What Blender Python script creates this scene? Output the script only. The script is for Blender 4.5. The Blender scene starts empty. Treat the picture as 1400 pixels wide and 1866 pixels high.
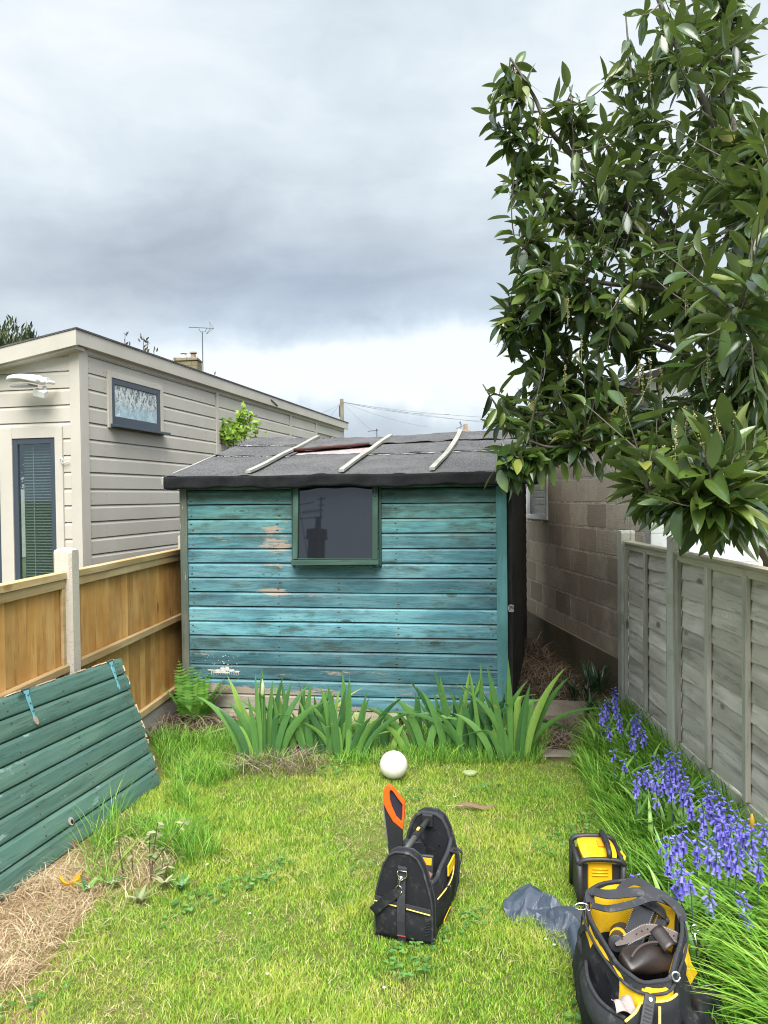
import bpy, math, random
import numpy as np
from mathutils import Vector, Matrix, Euler
R = math.radians
random.seed(7)
rng = np.random.default_rng(11)
scene = bpy.context.scene
# ------------------------------------------------------------------ camera
F = 1348.0                      # focal length in photograph pixels
CAM = Vector((0, 0, 1.65))
cam_rot = Euler((R(90 - 1.19), 0, 0)).to_matrix() @ Euler((0, 0, R(-0.63))).to_matrix()
cd = bpy.data.cameras.new('camera'); cam = bpy.data.objects.new('camera', cd)
scene.collection.objects.link(cam); scene.camera = cam
cam.matrix_world = Matrix.Translation(CAM) @ cam_rot.to_4x4()
cd.sensor_fit = 'VERTICAL'; cd.sensor_height = 36; cd.lens = 26.0
cd.clip_start = 0.05; cd.clip_end = 3000
# ------------------------------------------------------------------ light
SUN_EL, SUN_AZ = R(56), R(180)         # azimuth the light comes from, clockwise from +Y
w = bpy.data.worlds.new('World'); w.cycles.sampling_method = 'MANUAL'; w.cycles.sample_map_resolution = 512; scene.world = w; w.use_nodes = True
sd = bpy.data.lights.new('sun', 'SUN'); so = bpy.data.objects.new('sun', sd); scene.collection.objects.link(so)
sd.energy = 2.8; sd.angle = R(42); sd.color = (1.0, 0.965, 0.91)
sdir = Vector((math.sin(SUN_AZ) * math.cos(SUN_EL), math.cos(SUN_AZ) * math.cos(SUN_EL), math.sin(SUN_EL)))
so.rotation_euler = sdir.to_track_quat('Z', 'Y').to_euler()
vs = scene.view_settings; vs.view_transform = 'Standard'; vs.look = 'None'; vs.exposure = 1.3; vs.gamma = 1
scene.cycles.max_bounces = 6; scene.cycles.diffuse_bounces = 3; scene.cycles.glossy_bounces = 3
scene.cycles.transmission_bounces = 4; scene.cycles.transparent_max_bounces = 6
scene.cycles.use_denoising = True; scene.cycles.pixel_filter_type = 'BLACKMAN_HARRIS'; scene.cycles.filter_width = 1.1

# ------------------------------------------------------------------ node helpers
class NT:
    def __init__(s, tree):
        s.t = tree; s.n = tree.nodes; s.l = tree.links
    def new(s, ty, **kw):
        n = s.n.new(ty)
        for k, v in kw.items(): setattr(n, k, v)
        return n
    def put(s, sock, v):
        if v is None: return
        if isinstance(v, bpy.types.NodeSocket): s.l.new(v, sock)
        elif isinstance(v, (tuple, list)) and sock.type == 'RGBA' and len(v) == 3: sock.default_value = (*v, 1)
        else: sock.default_value = v
    def coord(s, which='Object'): return s.new('ShaderNodeTexCoord').outputs[which]
    def pos(s): return s.new('ShaderNodeNewGeometry').outputs['Position']
    def mapping(s, vec, scale=(1, 1, 1), loc=(0, 0, 0), rot=(0, 0, 0)):
        n = s.new('ShaderNodeMapping'); s.put(n.inputs[0], vec); s.put(n.inputs[1], loc); s.put(n.inputs[2], rot); s.put(n.inputs[3], scale)
        return n.outputs[0]
    def noise(s, vec, scale=5, detail=4, rough=.55, dist=0, out=0):
        n = s.new('ShaderNodeTexNoise'); s.put(n.inputs['Vector'], vec); s.put(n.inputs['Scale'], scale); s.put(n.inputs['Detail'], detail)
        s.put(n.inputs['Roughness'], rough); s.put(n.inputs['Distortion'], dist); return n.outputs[out]
    def voro(s, vec, scale=5, feature='F1', rand=1.0, out='Distance'):
        n = s.new('ShaderNodeTexVoronoi', feature=feature); s.put(n.inputs['Vector'], vec); s.put(n.inputs['Scale'], scale); s.put(n.inputs['Randomness'], rand)
        return n.outputs[out]
    def ramp(s, fac, stops, interp='LINEAR'):
        n = s.new('ShaderNodeValToRGB'); cr = n.color_ramp; cr.interpolation = interp
        while len(cr.elements) < len(stops): cr.elements.new(0.5)
        for e, (p, c) in zip(cr.elements, stops):
            e.position = p
            if not isinstance(c, (tuple, list)): c = (c, c, c)
            e.color = (*c[:3], 1)
        s.put(n.inputs[0], fac); return n.outputs[0]
    def mix(s, fac, a, b, mode='MIX'):
        n = s.new('ShaderNodeMix', data_type='RGBA', blend_type=mode)
        s.put(n.inputs[0], fac); s.put(n.inputs[6], a); s.put(n.inputs[7], b); return n.outputs[2]
    def math(s, op, a, b=None, c=None, clamp=False):
        n = s.new('ShaderNodeMath', operation=op, use_clamp=clamp); s.put(n.inputs[0], a); s.put(n.inputs[1], b)
        if c is not None: s.put(n.inputs[2], c)
        return n.outputs[0]
    def vmath(s, op, a, b=None, scale=None):
        n = s.new('ShaderNodeVectorMath', operation=op); s.put(n.inputs[0], a); s.put(n.inputs[1], b)
        if scale is not None: s.put(n.inputs['Scale'], scale)
        return n.outputs['Value'] if op in ('DOT_PRODUCT', 'LENGTH', 'DISTANCE') else n.outputs[0]
    def sep(s, v):
        n = s.new('ShaderNodeSeparateXYZ'); s.put(n.inputs[0], v); return n.outputs
    def comb(s, x, y, z):
        n = s.new('ShaderNodeCombineXYZ'); s.put(n.inputs[0], x); s.put(n.inputs[1], y); s.put(n.inputs[2], z); return n.outputs[0]
    def attr(s, name='rnd'): return s.new('ShaderNodeAttribute', attribute_name=name).outputs['Fac']
    def bump(s, h, strength=.5, dist=.01):
        n = s.new('ShaderNodeBump'); s.put(n.inputs['Strength'], strength); s.put(n.inputs['Distance'], dist); s.put(n.inputs['Height'], h); return n.outputs[0]
    def smooth(s, v, a, b):
        n = s.new('ShaderNodeMapRange', interpolation_type='SMOOTHSTEP'); s.put(n.inputs[0], v); s.put(n.inputs[1], a); s.put(n.inputs[2], b); return n.outputs[0]
    def spot(s, vec, c, r, soft=.5):           # 1 inside an ellipse centred at c with radii r
        d = s.vmath('LENGTH', s.vmath('DIVIDE', s.vmath('SUBTRACT', vec, c), r))
        return s.math('SUBTRACT', 1.0, s.smooth(d, 1 - soft, 1 + soft))
MATS = {}
def material(name, fn):
    if name in MATS: return MATS[name]
    m = bpy.data.materials.new(name); m.use_nodes = True
    nt = NT(m.node_tree); b = m.node_tree.nodes['Principled BSDF']
    r = fn(nt)
    for k, v in r.items():
        if k == 'surface': m.node_tree.links.new(v, m.node_tree.nodes['Material Output'].inputs['Surface'])
        else: nt.put(b.inputs[k], v)
    MATS[name] = m; return m
def plain(name, col, rough=.6, var=.25, nscale=30, bump=.2, metal=0, spec=.5):
    def fn(t):
        v = t.coord()
        n = t.noise(v, nscale, 5, .65); n2 = t.noise(v, nscale * .15, 3)
        c = t.mix(t.math('MULTIPLY', n2, 1.0), tuple(x * (1 - var) for x in col), tuple(min(1, x * (1 + var)) for x in col))
        c = t.mix(t.math('MULTIPLY', t.smooth(n, .5, .8), var), c, tuple(x * .5 for x in col))
        return {'Base Color': c, 'Roughness': t.math('ADD', rough - .1, t.math('MULTIPLY', n, .2)), 'Metallic': metal,
                'Specular IOR Level': spec, 'Normal': t.bump(n, bump, .004)}
    return material(name, fn)
def wood(name, cols, axis=0, stretch=14, fine=60, dark=(.05, .04, .03), worn=None, wornamt=.62, knot=True, rough=.75, bump=.5, nails=None):
    """axis: 0 grain along local x, 2 along z; cols: three colours"""
    def fn(t):
        v = t.coord(); a = t.attr()
        off = t.comb(t.math('MULTIPLY', a, 37.0), t.math('MULTIPLY', a, 91.0), t.math('MULTIPLY', a, 53.0))
        v2 = t.vmath('ADD', v, off)
        sc = [1.0, 1.0, 1.0]; sc[axis] = 1.0 / stretch
        warp = t.noise(t.mapping(v2, tuple(x * 3 for x in sc)), 2.0, 3, .5, out=1)
        g = t.mapping(t.vmath('ADD', v2, t.vmath('SCALE', warp, scale=.03)), tuple(x for x in sc))
        n1 = t.noise(g, fine, 6, .7); n2 = t.noise(g, fine * .25, 3, .5, .6); n3 = t.noise(v2, 2.2, 3, .6)
        c = t.mix(t.smooth(n2, .3, .7), cols[0], cols[1])
        c = t.mix(t.smooth(n3, .35, .7), c, cols[2])
        c = t.mix(t.math('MULTIPLY', t.smooth(n1, .52, .72), .55), c, dark)
        c = t.mix(t.math('MULTIPLY', t.math('SUBTRACT', a, .5), .0), c, c)
        br = t.math('ADD', .82, t.math('MULTIPLY', a, .36))
        c = t.mix(1.0, c, t.comb(br, br, br), 'MULTIPLY')
        if knot:
            ks = [5.0, 5.0, 5.0]; ks[axis] = 2.3
            kv = t.mapping(v2, tuple(ks))
            kd = t.math('ADD', t.voro(kv, 1.0), t.math('MULTIPLY', t.math('SUBTRACT', n2, .5), .12))
            kn = t.math('SUBTRACT', 1.0, t.smooth(t.math('ADD', kd, t.math('MULTIPLY', n1, .05)), .07, .14))
            ring = t.math('MULTIPLY', t.math('SUBTRACT', 1.0, t.smooth(kd, .1, .33)), t.smooth(t.math('SINE', t.math('MULTIPLY', kd, 90.0)), .2, .9))
            c = t.mix(t.math('MULTIPLY', kn, .75), c, dark)
            c = t.mix(t.math('MULTIPLY', ring, .16), c, dark)
        if worn is not None:
            wv = t.mapping(v2, tuple(x * 1.0 for x in (sc[0] * 5, sc[1] * 5 if axis == 1 else 1, sc[2] if axis != 2 else sc[2] * 5)))
            wn = t.math('ADD', t.math('MULTIPLY', t.noise(wv, 7, 5, .75), .75), t.math('MULTIPLY', n1, .25))
            c = t.mix(t.smooth(wn, wornamt, wornamt + .05), c, worn)
        return {'Base Color': c, 'Roughness': rough, 'Specular IOR Level': .3, 'Normal': t.bump(t.math('ADD', n1, n2), bump, .003)}
    return material(name, fn)

# ------------------------------------------------------------------ geometry helpers
def ray(px, py): return cam_rot @ Vector(((px - 700) / F, -(py - 933) / F, -1))
def P(px, py, Y):
    d = ray(px, py); return CAM + d * (Y / d.y)
def G(px, py, z=0.0):
    d = ray(px, py); return CAM + d * ((z - CAM.z) / d.z)
CRI = np.array(cam_rot.inverted())
def project(a):
    q = (np.asarray(a, float) - np.array(CAM)) @ CRI.T
    return np.stack([700 + F * q[..., 0] / -q[..., 2], 933 - F * q[..., 1] / -q[..., 2]], -1)
COL = scene.collection
class MB:
    def __init__(s): s.v = []; s.f = []; s.r = []; s.m = []; s.mi = 0
    def add(s, vs, fs, r=None):
        b = len(s.v); r = random.random() if r is None else r
        s.v += [tuple(p) for p in vs]; s.r += [r] * len(vs)
        s.f += [tuple(b + i for i in f) for f in fs]; s.m += [s.mi] * len(fs)
    def hexa(s, p, r=None):    # bottom 4 (ccw from above) then top 4
        s.add(p, [(3, 2, 1, 0), (4, 5, 6, 7), (0, 1, 5, 4), (1, 2, 6, 5), (2, 3, 7, 6), (3, 0, 4, 7)], r)
    def box(s, x0, x1, y0, y1, z0, z1, r=None, j=0):
        q = lambda: random.uniform(-j, j)
        s.hexa([(x + q(), y + q(), z + q()) for z in (z0, z1) for x, y in ((x0, y0), (x1, y0), (x1, y1), (x0, y1))], r)
    def obox(s, c, size, rot=(0, 0, 0), r=None):
        M = Euler(rot).to_matrix(); c = Vector(c); sx, sy, sz = (k / 2 for k in size)
        s.hexa([c + M @ Vector((x, y, z)) for z in (-sz, sz) for x, y in ((-sx, -sy), (sx, -sy), (sx, sy), (-sx, sy))], r)
    def tube(s, path, rad, n=8, r=None, cap=True, flat=1.0):
        path = [Vector(p) for p in path]; m = len(path)
        if not isinstance(rad, (list, tuple)): rad = [rad] * m
        vs = []; prev = None
        for i, p in enumerate(path):
            t = (path[min(i + 1, m - 1)] - path[max(i - 1, 0)])
            t = t.normalized() if t.length > 1e-9 else Vector((0, 0, 1))
            if prev is None:
                a = Vector((0, 0, 1)) if abs(t.z) < .9 else Vector((1, 0, 0)); u = t.cross(a).normalized()
            else:
                u = (prev - t * prev.dot(t)); u = u.normalized() if u.length > 1e-6 else t.orthogonal().normalized()
            prev = u; w2 = t.cross(u)
            for k in range(n):
                an = 2 * math.pi * k / n; vs.append(p + (u * math.cos(an) + w2 * math.sin(an) * flat) * rad[i])
        fs = [(i * n + k, i * n + (k + 1) % n, (i + 1) * n + (k + 1) % n, (i + 1) * n + k) for i in range(m - 1) for k in range(n)]
        if cap: fs += [tuple(range(n))[::-1], tuple((m - 1) * n + k for k in range(n))]
        s.add(vs, fs, r)
    def strap(s, path, wid, th, up=(0, 0, 1), r=None):   # flat band along a path; wid along 'side'
        path = [Vector(p) for p in path]; m = len(path); vs = []
        ups = up if isinstance(up, list) else [up] * m
        for i, p in enumerate(path):
            t = (path[min(i + 1, m - 1)] - path[max(i - 1, 0)]).normalized(); u = Vector(ups[i])
            sd_ = t.cross(u).normalized(); nn = sd_.cross(t).normalized()
            wi = wid[i] if isinstance(wid, (list, tuple)) else wid
            for a, b in ((-1, -1), (1, -1), (1, 1), (-1, 1)): vs.append(p + sd_ * wi / 2 * a + nn * th / 2 * b)
        fs = [(i * 4 + k, i * 4 + (k + 1) % 4, (i + 1) * 4 + (k + 1) % 4, (i + 1) * 4 + k) for i in range(m - 1) for k in range(4)]
        fs += [(3, 2, 1, 0), tuple((m - 1) * 4 + k for k in range(4))]
        s.add(vs, fs, r)
    def loft(s, rings, capa=True, capb=True, r=None):
        n = len(rings[0]); vs = [p for q in rings for p in q]
        fs = [(i * n + k, i * n + (k + 1) % n, (i + 1) * n + (k + 1) % n, (i + 1) * n + k) for i in range(len(rings) - 1) for k in range(n)]
        if capa: fs.append(tuple(range(n))[::-1])
        if capb: fs.append(tuple((len(rings) - 1) * n + k for k in range(n)))
        s.add(vs, fs, r)
    def grid(s, fn, nu, nv, th=None, r=None):
        vs = [Vector(fn(i / nu, j / nv)) for j in range(nv + 1) for i in range(nu + 1)]
        W = nu + 1
        fs = [(j * W + i, j * W + i + 1, (j + 1) * W + i + 1, (j + 1) * W + i) for j in range(nv) for i in range(nu)]
        if th:
            t = Vector(th); k = len(vs); vs += [p + t for p in vs]
            fs += [tuple(k + q for q in f[::-1]) for f in fs]
            b = [i for i in range(nu + 1)] + [j * W + nu for j in range(1, nv + 1)] + [nv * W + i for i in range(nu - 1, -1, -1)] + [j * W for j in range(nv - 1, 0, -1)]
            for a, c in zip(b, b[1:] + b[:1]): fs.append((a, a + k, c + k, c))
        s.add(vs, fs, r)
    def prism(s, poly, ext, r=None):
        poly = [Vector(p) for p in poly]; e = Vector(ext); n = len(poly)
        s.add(poly + [p + e for p in poly], [tuple(range(n))[::-1], tuple(range(n, 2 * n))] + [(i, (i + 1) % n, n + (i + 1) % n, n + i) for i in range(n)], r)
    def build(s, name, mat, parent=None, smooth=False, bevel=0, subsurf=0):
        me = bpy.data.meshes.new(name); me.from_pydata(s.v, [], s.f)
        at = me.attributes.new('rnd', 'FLOAT', 'POINT'); at.data.foreach_set('value', s.r)
        mats = mat if isinstance(mat, list) else [mat]
        for m in mats: me.materials.append(m)
        if len(mats) > 1: me.polygons.foreach_set('material_index', s.m)
        me.update()
        o = bpy.data.objects.new(name, me); COL.objects.link(o)
        if smooth:
            me.polygons.foreach_set('use_smooth', [True] * len(me.polygons))
        if bevel:
            b = o.modifiers.new('bevel', 'BEVEL'); b.width = bevel; b.segments = 2; b.limit_method = 'ANGLE'; b.angle_limit = R(40)
        if subsurf:
            b = o.modifiers.new('sub', 'SUBSURF'); b.levels = subsurf; b.render_levels = subsurf
        if parent: o.parent = parent
        return o
def np_mesh(name, V, Fq, Ft, rnd, mat, parent=None, smooth=True):
    """V (n,3); Fq (a,4); Ft (b,3)"""
    me = bpy.data.meshes.new(name)
    nq, ntt = len(Fq), len(Ft)
    me.vertices.add(len(V)); me.vertices.foreach_set('co', V.astype(np.float32).ravel())
    loops = np.concatenate([Fq.ravel(), Ft.ravel()]).astype(np.int32)
    me.loops.add(len(loops)); me.loops.foreach_set('vertex_index', loops)
    st = np.concatenate([np.arange(nq) * 4, nq * 4 + np.arange(ntt) * 3]).astype(np.int32)
    me.polygons.add(nq + ntt); me.polygons.foreach_set('loop_start', st)
    me.polygons.foreach_set('loop_total', np.concatenate([np.full(nq, 4), np.full(ntt, 3)]).astype(np.int32))
    if smooth: me.polygons.foreach_set('use_smooth', np.ones(nq + ntt, bool))
    me.materials.append(mat)
    at = me.attributes.new('rnd', 'FLOAT', 'POINT'); at.data.foreach_set('value', rnd.astype(np.float32))
    me.update(calc_edges=True)
    o = bpy.data.objects.new(name, me); COL.objects.link(o)
    if parent: o.parent = parent
    return o
def blade_arrays(base, az, h, wd, lean, nseg=2, tilt=None, fold=0.0, taper=.8, droop=0.0):
    """curved pointed blades; returns V, Fq, Ft, index of blade per vertex"""
    m = len(base); base = np.asarray(base, float); tilt = np.zeros(m) if tilt is None else tilt
    d = np.stack([np.cos(az), np.sin(az), np.zeros(m)], -1); face = az + math.pi / 2 + tilt
    sd_ = np.stack([np.cos(face), np.sin(face), np.zeros(m)], -1)
    k = 2 * nseg + 1; V = np.zeros((m, k, 3))
    for i in range(nseg + 1):
        s_ = i / nseg
        z = h * (s_ - droop * s_ ** 3 * np.clip(lean, 0, 3)) * np.sqrt(np.clip(1 - (np.minimum(lean, .95) * .6) ** 2, .2, 1))
        p = base + d * (h * lean * s_ ** 1.8)[:, None]; p[:, 2] += z
        if i == nseg: V[:, 2 * nseg] = p
        else:
            wv = wd * (1 - s_ ** 2 * taper) * (.75 + .5 * s_ if i else .7)
            V[:, 2 * i] = p - sd_ * (wv / 2)[:, None]; V[:, 2 * i + 1] = p + sd_ * (wv / 2)[:, None]
            if fold: V[:, 2 * i + 1] += d * (wv * fold)[:, None]
    b = (np.arange(m) * k)[:, None]
    Fq = np.concatenate([b + np.array([[2 * i, 2 * i + 1, 2 * i + 3, 2 * i + 2]]) for i in range(nseg - 1)]) if nseg > 1 else np.zeros((0, 4), int)
    Ft = b + np.array([[2 * nseg - 2, 2 * nseg - 1, 2 * nseg]])
    return V.reshape(-1, 3), Fq, Ft, np.repeat(np.arange(m), k)
def blades(name, base, az, h, wd, lean, mat, nseg=2, rnd=None, parent=None, **kw):
    V, Fq, Ft, ix = blade_arrays(base, az, h, wd, lean, nseg, **kw)
    rnd = rng.random(len(base)) if rnd is None else rnd
    return np_mesh(name, V, Fq, Ft, rnd[ix], mat, parent)
def inpoly(pts, poly):
    x, y = pts[:, 0], pts[:, 1]; res = np.zeros(len(pts), bool); n = len(poly)
    for i in range(n):
        x1, y1 = poly[i]; x2, y2 = poly[(i + 1) % n]
        c = ((y1 > y) != (y2 > y)) & (x < (x2 - x1) * (y - y1) / (y2 - y1 + 1e-12) + x1); res ^= c
    return res
def tag(o, label=None, cat=None, group=None, kind=None):
    if label: o['label'] = label
    if cat: o['category'] = cat
    if group: o['group'] = group
    if kind: o['kind'] = kind
    return o
def empty(name, loc=(0, 0, 0), rz=0.0, label=None, cat=None, group=None, rot=None):
    o = bpy.data.objects.new(name, None); COL.objects.link(o); o.location = loc
    o.rotation_euler = rot if rot else (0, 0, rz); o.empty_display_size = .1
    return tag(o, label, cat, group)
def copy_tree(o, parent=None):
    c = o.copy(); COL.objects.link(c)
    if parent: c.parent = parent
    for ch in list(o.children): copy_tree(ch, c)
    return c
def bez(a, b, c, n=10):
    a, b, c = Vector(a), Vector(b), Vector(c)
    return [a * (1 - t) ** 2 + b * 2 * t * (1 - t) + c * t * t for t in [i / n for i in range(n + 1)]]
def smoothpath(pts, n=6):
    pts = [Vector(p) for p in pts]; out = []
    for i in range(len(pts) - 1):
        p0, p1, p2, p3 = pts[max(i - 1, 0)], pts[i], pts[i + 1], pts[min(i + 2, len(pts) - 1)]
        for k in range(n):
            t = k / n
            out.append(.5 * ((2 * p1) + (p2 - p0) * t + (2 * p0 - 5 * p1 + 4 * p2 - p3) * t * t + (3 * p1 - p0 - 3 * p2 + p3) * t ** 3))
    return out + [pts[-1]]
def siding(mb, x0, x1, z0, n, cover, depth=.012, cham=.22, holes=(), y=0.0, top=None, step=None, jit=.0015, gap=.001):
    """lapped boards on the plane y (outside is -y), running along x"""
    for i in range(n):
        za, zb = z0 + i * cover, z0 + (i + 1) * cover; zm = (za + zb) / 2
        xs = [(x0, x1)]
        for (a, b, c, d) in holes:
            if c < zm < d:
                nx = []
                for (p, q) in xs:
                    if b <= p or a >= q: nx.append((p, q)); continue
                    if a > p: nx.append((p, a))
                    if b < q: nx.append((b, q))
                xs = nx
        r = random.random()
        for (p, q) in xs:
            m = max(1, int((q - p) / step)) if step else max(1, int((q - p) / .4))
            vs = []; jy = random.uniform(-jit, jit); ph = random.uniform(0, 6)
            for k in range(m + 1):
                x = p + (q - p) * k / m; wv = math.sin(x * 2.3 + ph) * jit
                prof = [(y + depth, za + gap * .9), (y - depth + jy, za + gap + wv), (y - depth + jy, zb - cham * cover), (y - depth * .2, zb - cham * cover * .25), (y + depth * .3, zb), (y + depth, zb)]
                tz = top(x) if top else 1e9
                vs += [(x, yy, min(zz, tz)) for yy, zz in prof]
            fs = [(k * 6 + j, (k + 1) * 6 + j, (k + 1) * 6 + (j + 1) % 6, k * 6 + (j + 1) % 6) for k in range(m) for j in range(6)]
            fs += [(5, 4, 3, 2, 1, 0), tuple(m * 6 + j for j in range(6))]
            mb.add(vs, fs, r)
# ------------------------------------------------------------------ sky: Nishita behind a broken grey cloud deck
def build_world():
    t = NT(w.node_tree); w.node_tree.nodes.clear()
    out = t.new('ShaderNodeOutputWorld'); d = t.coord('Generated')
    sky = t.new('ShaderNodeTexSky', sky_type='NISHITA'); sky.sun_disc = False; sky.sun_elevation = SUN_EL; sky.sun_rotation = SUN_AZ
    b1 = t.new('ShaderNodeBackground'); t.put(b1.inputs[0], sky.outputs[0]); t.put(b1.inputs[1], .1)
    st = t.mapping(d, (1, 1, 2.6)); wp = t.noise(st, 1.6, 3, .5, out=1)
    sv = t.vmath('ADD', st, t.vmath('SCALE', t.vmath('SUBTRACT', wp, (.5, .5, .5)), scale=.45))
    n = t.noise(sv, 2.6, 6, .52); n2 = t.noise(sv, 8, 5, .55); big = t.noise(st, 1.1, 2)
    base = t.math('ADD', t.math('MULTIPLY', n, .54), t.math('MULTIPLY', n2, .24))
    base = t.math('ADD', base, t.math('MULTIPLY', big, .22))
    dw = t.vmath('ADD', d, t.vmath('SCALE', t.vmath('SUBTRACT', wp, (.5, .5, .5)), scale=.16))
    dw = t.vmath('ADD', dw, t.vmath('SCALE', t.vmath('SUBTRACT', t.noise(d, 9, 4, .6, out=1), (.5, .5, .5)), scale=.07))
    def sp(px, py, rx, ry, soft=.6):
        c = ray(px, py).normalized(); return t.spot(dw, tuple(c), (rx / F, rx / F, ry / F), soft)
    v = base
    for (px, py, rx, ry, amt, soft) in [(700, 500, 620, 95, -.22, .8), (420, 380, 330, 110, -.15, .9), (650, 560, 330, 60, -.17, .8), (180, 330, 260, 90, -.06, .9), (640, 110, 160, 90, -.05, .9),
                                  (120, 120, 300, 160, .2, .8), (1000, 200, 420, 200, .12, .8), (620, 700, 300, 40, .30, .7), (780, 650, 260, 30, .15, .8), (420, 640, 200, 30, .02, .8),
                                  (1250, 560, 300, 120, .12, .8), (560, 400, 70, 60, .09, .9), (1000, 640, 200, 50, .1, .8), (760, 775, 300, 28, -.08, .7)]:
        v = t.math('ADD', v, t.math('MULTIPLY', sp(px, py, rx, ry, soft), amt))
    dz = t.sep(d)[1]
    v = t.math('SUBTRACT', v, t.math('MULTIPLY', t.smooth(dz, .1, -.5), .10))      # heavier deck behind the viewer
    c = t.ramp(v, [(.08, (.15, .175, .21)), (.26, (.202, .232, .268)), (.40, (.248, .284, .316)), (.52, (.29, .325, .355)), (.72, (.385, .405, .42))])
    b2 = t.new('ShaderNodeBackground'); t.put(b2.inputs[0], c); t.put(b2.inputs[1], t.math('ADD', 1.05, t.math('MULTIPLY', t.smooth(t.math('ADD', t.sep(d)[2], t.math('MULTIPLY', t.smooth(t.sep(d)[1], .1, -.4), .28)), .58, .85), 1.9)))     # added fill: sky brightened overhead and behind the camera, out of view
    m = t.new('ShaderNodeMixShader'); t.put(m.inputs[0], t.math('SUBTRACT', 1.0, t.math('MULTIPLY', t.smooth(big, .5, .68), .10)))
    t.l.new(b1.outputs[0], m.inputs[1]); t.l.new(b2.outputs[0], m.inputs[2]); t.l.new(m.outputs[0], out.inputs[0])
build_world()

# ------------------------------------------------------------------ materials
def m_shedwood():
    def fn(t):
        v = t.coord(); a = t.attr()
        off = t.comb(t.math('MULTIPLY', a, 37.0), t.math('MULTIPLY', a, 91.0), t.math('MULTIPLY', a, 53.0))
        v2 = t.vmath('ADD', v, off)
        warp = t.vmath('SUBTRACT', t.noise(t.mapping(v2, (1.2, 3, 6)), 2.0, 3, .5, out=1), (.5, .5, .5))
        g = t.mapping(t.vmath('ADD', v2, t.vmath('SCALE', warp, scale=.05)), (.07, 1, 1))
        n1 = t.noise(g, 95, 6, .72); n2 = t.noise(g, 24, 4, .6, .5); n3 = t.noise(t.mapping(v2, (1, 1, 3.5)), 2.2, 4, .62)
        z = t.sep(v)[2]; x = t.sep(v)[0]
        top = t.smooth(z, 1.15, 1.62)
        blue = t.mix(t.smooth(n3, .33, .66), (.055, .155, .19), (.14, .30, .345))
        green = t.mix(t.smooth(n3, .33, .66), (.045, .115, .095), (.085, .20, .17))
        c = t.mix(t.math('ADD', t.math('MULTIPLY', top, .75), t.math('MULTIPLY', t.smooth(n3, .45, .75), .3), clamp=True), blue, green)
        c = t.mix(t.math('MULTIPLY', t.smooth(n2, .48, .72), .55), c, (.10, .33, .36))
        c = t.mix(t.math('MULTIPLY', t.smooth(n1, .50, .70), .62), c, (.02, .06, .06))
        c = t.mix(t.math('MULTIPLY', t.smooth(n2, .50, .30), .35), c, (.055, .10, .085))
        br = t.math('ADD', .62, t.math('MULTIPLY', a, .62)); c = t.mix(1.0, c, t.comb(br, br, br), 'MULTIPLY')
        # grime where water lies: blotches, more of it on upper boards and at the board ends
        gn = t.noise(t.mapping(v2, (1.0, 1, 3)), 3.6, 5, .62)
        gm = t.math('ADD', gn, t.math('ADD', t.math('MULTIPLY', top, .10), t.math('MULTIPLY', t.spot(v, (1.2, 0, .62), (1.3, 9, .07), .5), .1)))
        c = t.mix(t.math('MULTIPLY', t.smooth(gm, .54, .72), .7), c, (.04, .062, .048))
        # knots
        kd = t.voro(t.mapping(v2, (2.6, 5, 6.5)), 1.0)
        kn = t.math('SUBTRACT', 1.0, t.smooth(t.math('ADD', kd, t.math('MULTIPLY', n1, .05)), .08, .15))
        ring = t.math('MULTIPLY', t.math('SUBTRACT', 1.0, t.smooth(kd, .12, .34)), t.smooth(t.math('SINE', t.math('MULTIPLY', kd, 80.0)), .1, .9))
        c = t.mix(t.math('MULTIPLY', kn, .75), c, (.02, .04, .035)); c = t.mix(t.math('MULTIPLY', ring, .45), c, (.02, .07, .07))
        # dark diagonal scars
        sv = t.mapping(v2, (6, 2, 14), rot=(0, R(38), 0)); sn = t.voro(t.mapping(sv, (.35, 1, 1)), 1.0)
        # bare timber
        wv = t.mapping(v2, (.16, 1, 1.0)); wn = t.math('ADD', t.math('MULTIPLY', t.noise(wv, 26, 6, .75), .8), t.math('MULTIPLY', n1, .2))
        bias = 0.0
        for (cx, cz, rx, rz, am) in [(.74, 1.33, .13, .16, .17), (.76, 1.47, .08, .04, .15), (.78, 1.20, .16, .06, .15), (.72, .96, .14, .035, .18), (1.0, .93, .16, .05, .1), (.35, 1.35, .15, .03, .08),
                                     (.15, .13, .95, .13, .42), (1.0, .20, .25, .06, .2), (1.5, .10, .9, .04, .16), (.75, .23, .25, .05, .15), (1.75, .22, .3, .07, .08), (2.3, .26, .15, .04, .14), (2.3, .7, .2, .03, .1), (.3, .49, .25, .02, .1), (1.1, .37, .5, .02, .1)]:
            b = t.math('MULTIPLY', t.spot(v, (cx, 0, cz), (rx, 9, rz), .5), am); bias = b if bias == 0.0 else t.math('MAXIMUM', bias, b)
        wm = t.smooth(t.math('ADD', wn, bias), .64, .70)
        bare = t.mix(n1, (.44, .34, .26), (.19, .17, .14)); low = t.smooth(z, .3, .05)
        bare = t.mix(t.math('MULTIPLY', low, .8), bare, t.mix(n1, (.42, .40, .36), (.14, .13, .115)))
        c = t.mix(wm, c, bare)
        return {'Base Color': c, 'Roughness': t.math('ADD', .55, t.math('MULTIPLY', wm, .3)), 'Specular IOR Level': .35, 'Normal': t.bump(t.math('ADD', n1, t.math('MULTIPLY', n2, .8)), .7, .004)}
    return material('weathered_teal_boards', fn)
M_SHED = m_shedwood()
M_TRIM = wood('teal_trim', [(.07, .20, .21), (.12, .29, .30), (.06, .17, .17)], axis=2, worn=(.33, .28, .22), wornamt=.66)
M_TRIMW = wood('worn_corner_post', [(.12, .13, .10), (.20, .20, .16), (.08, .11, .09)], axis=2, worn=(.55, .52, .45), wornamt=.60)
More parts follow.
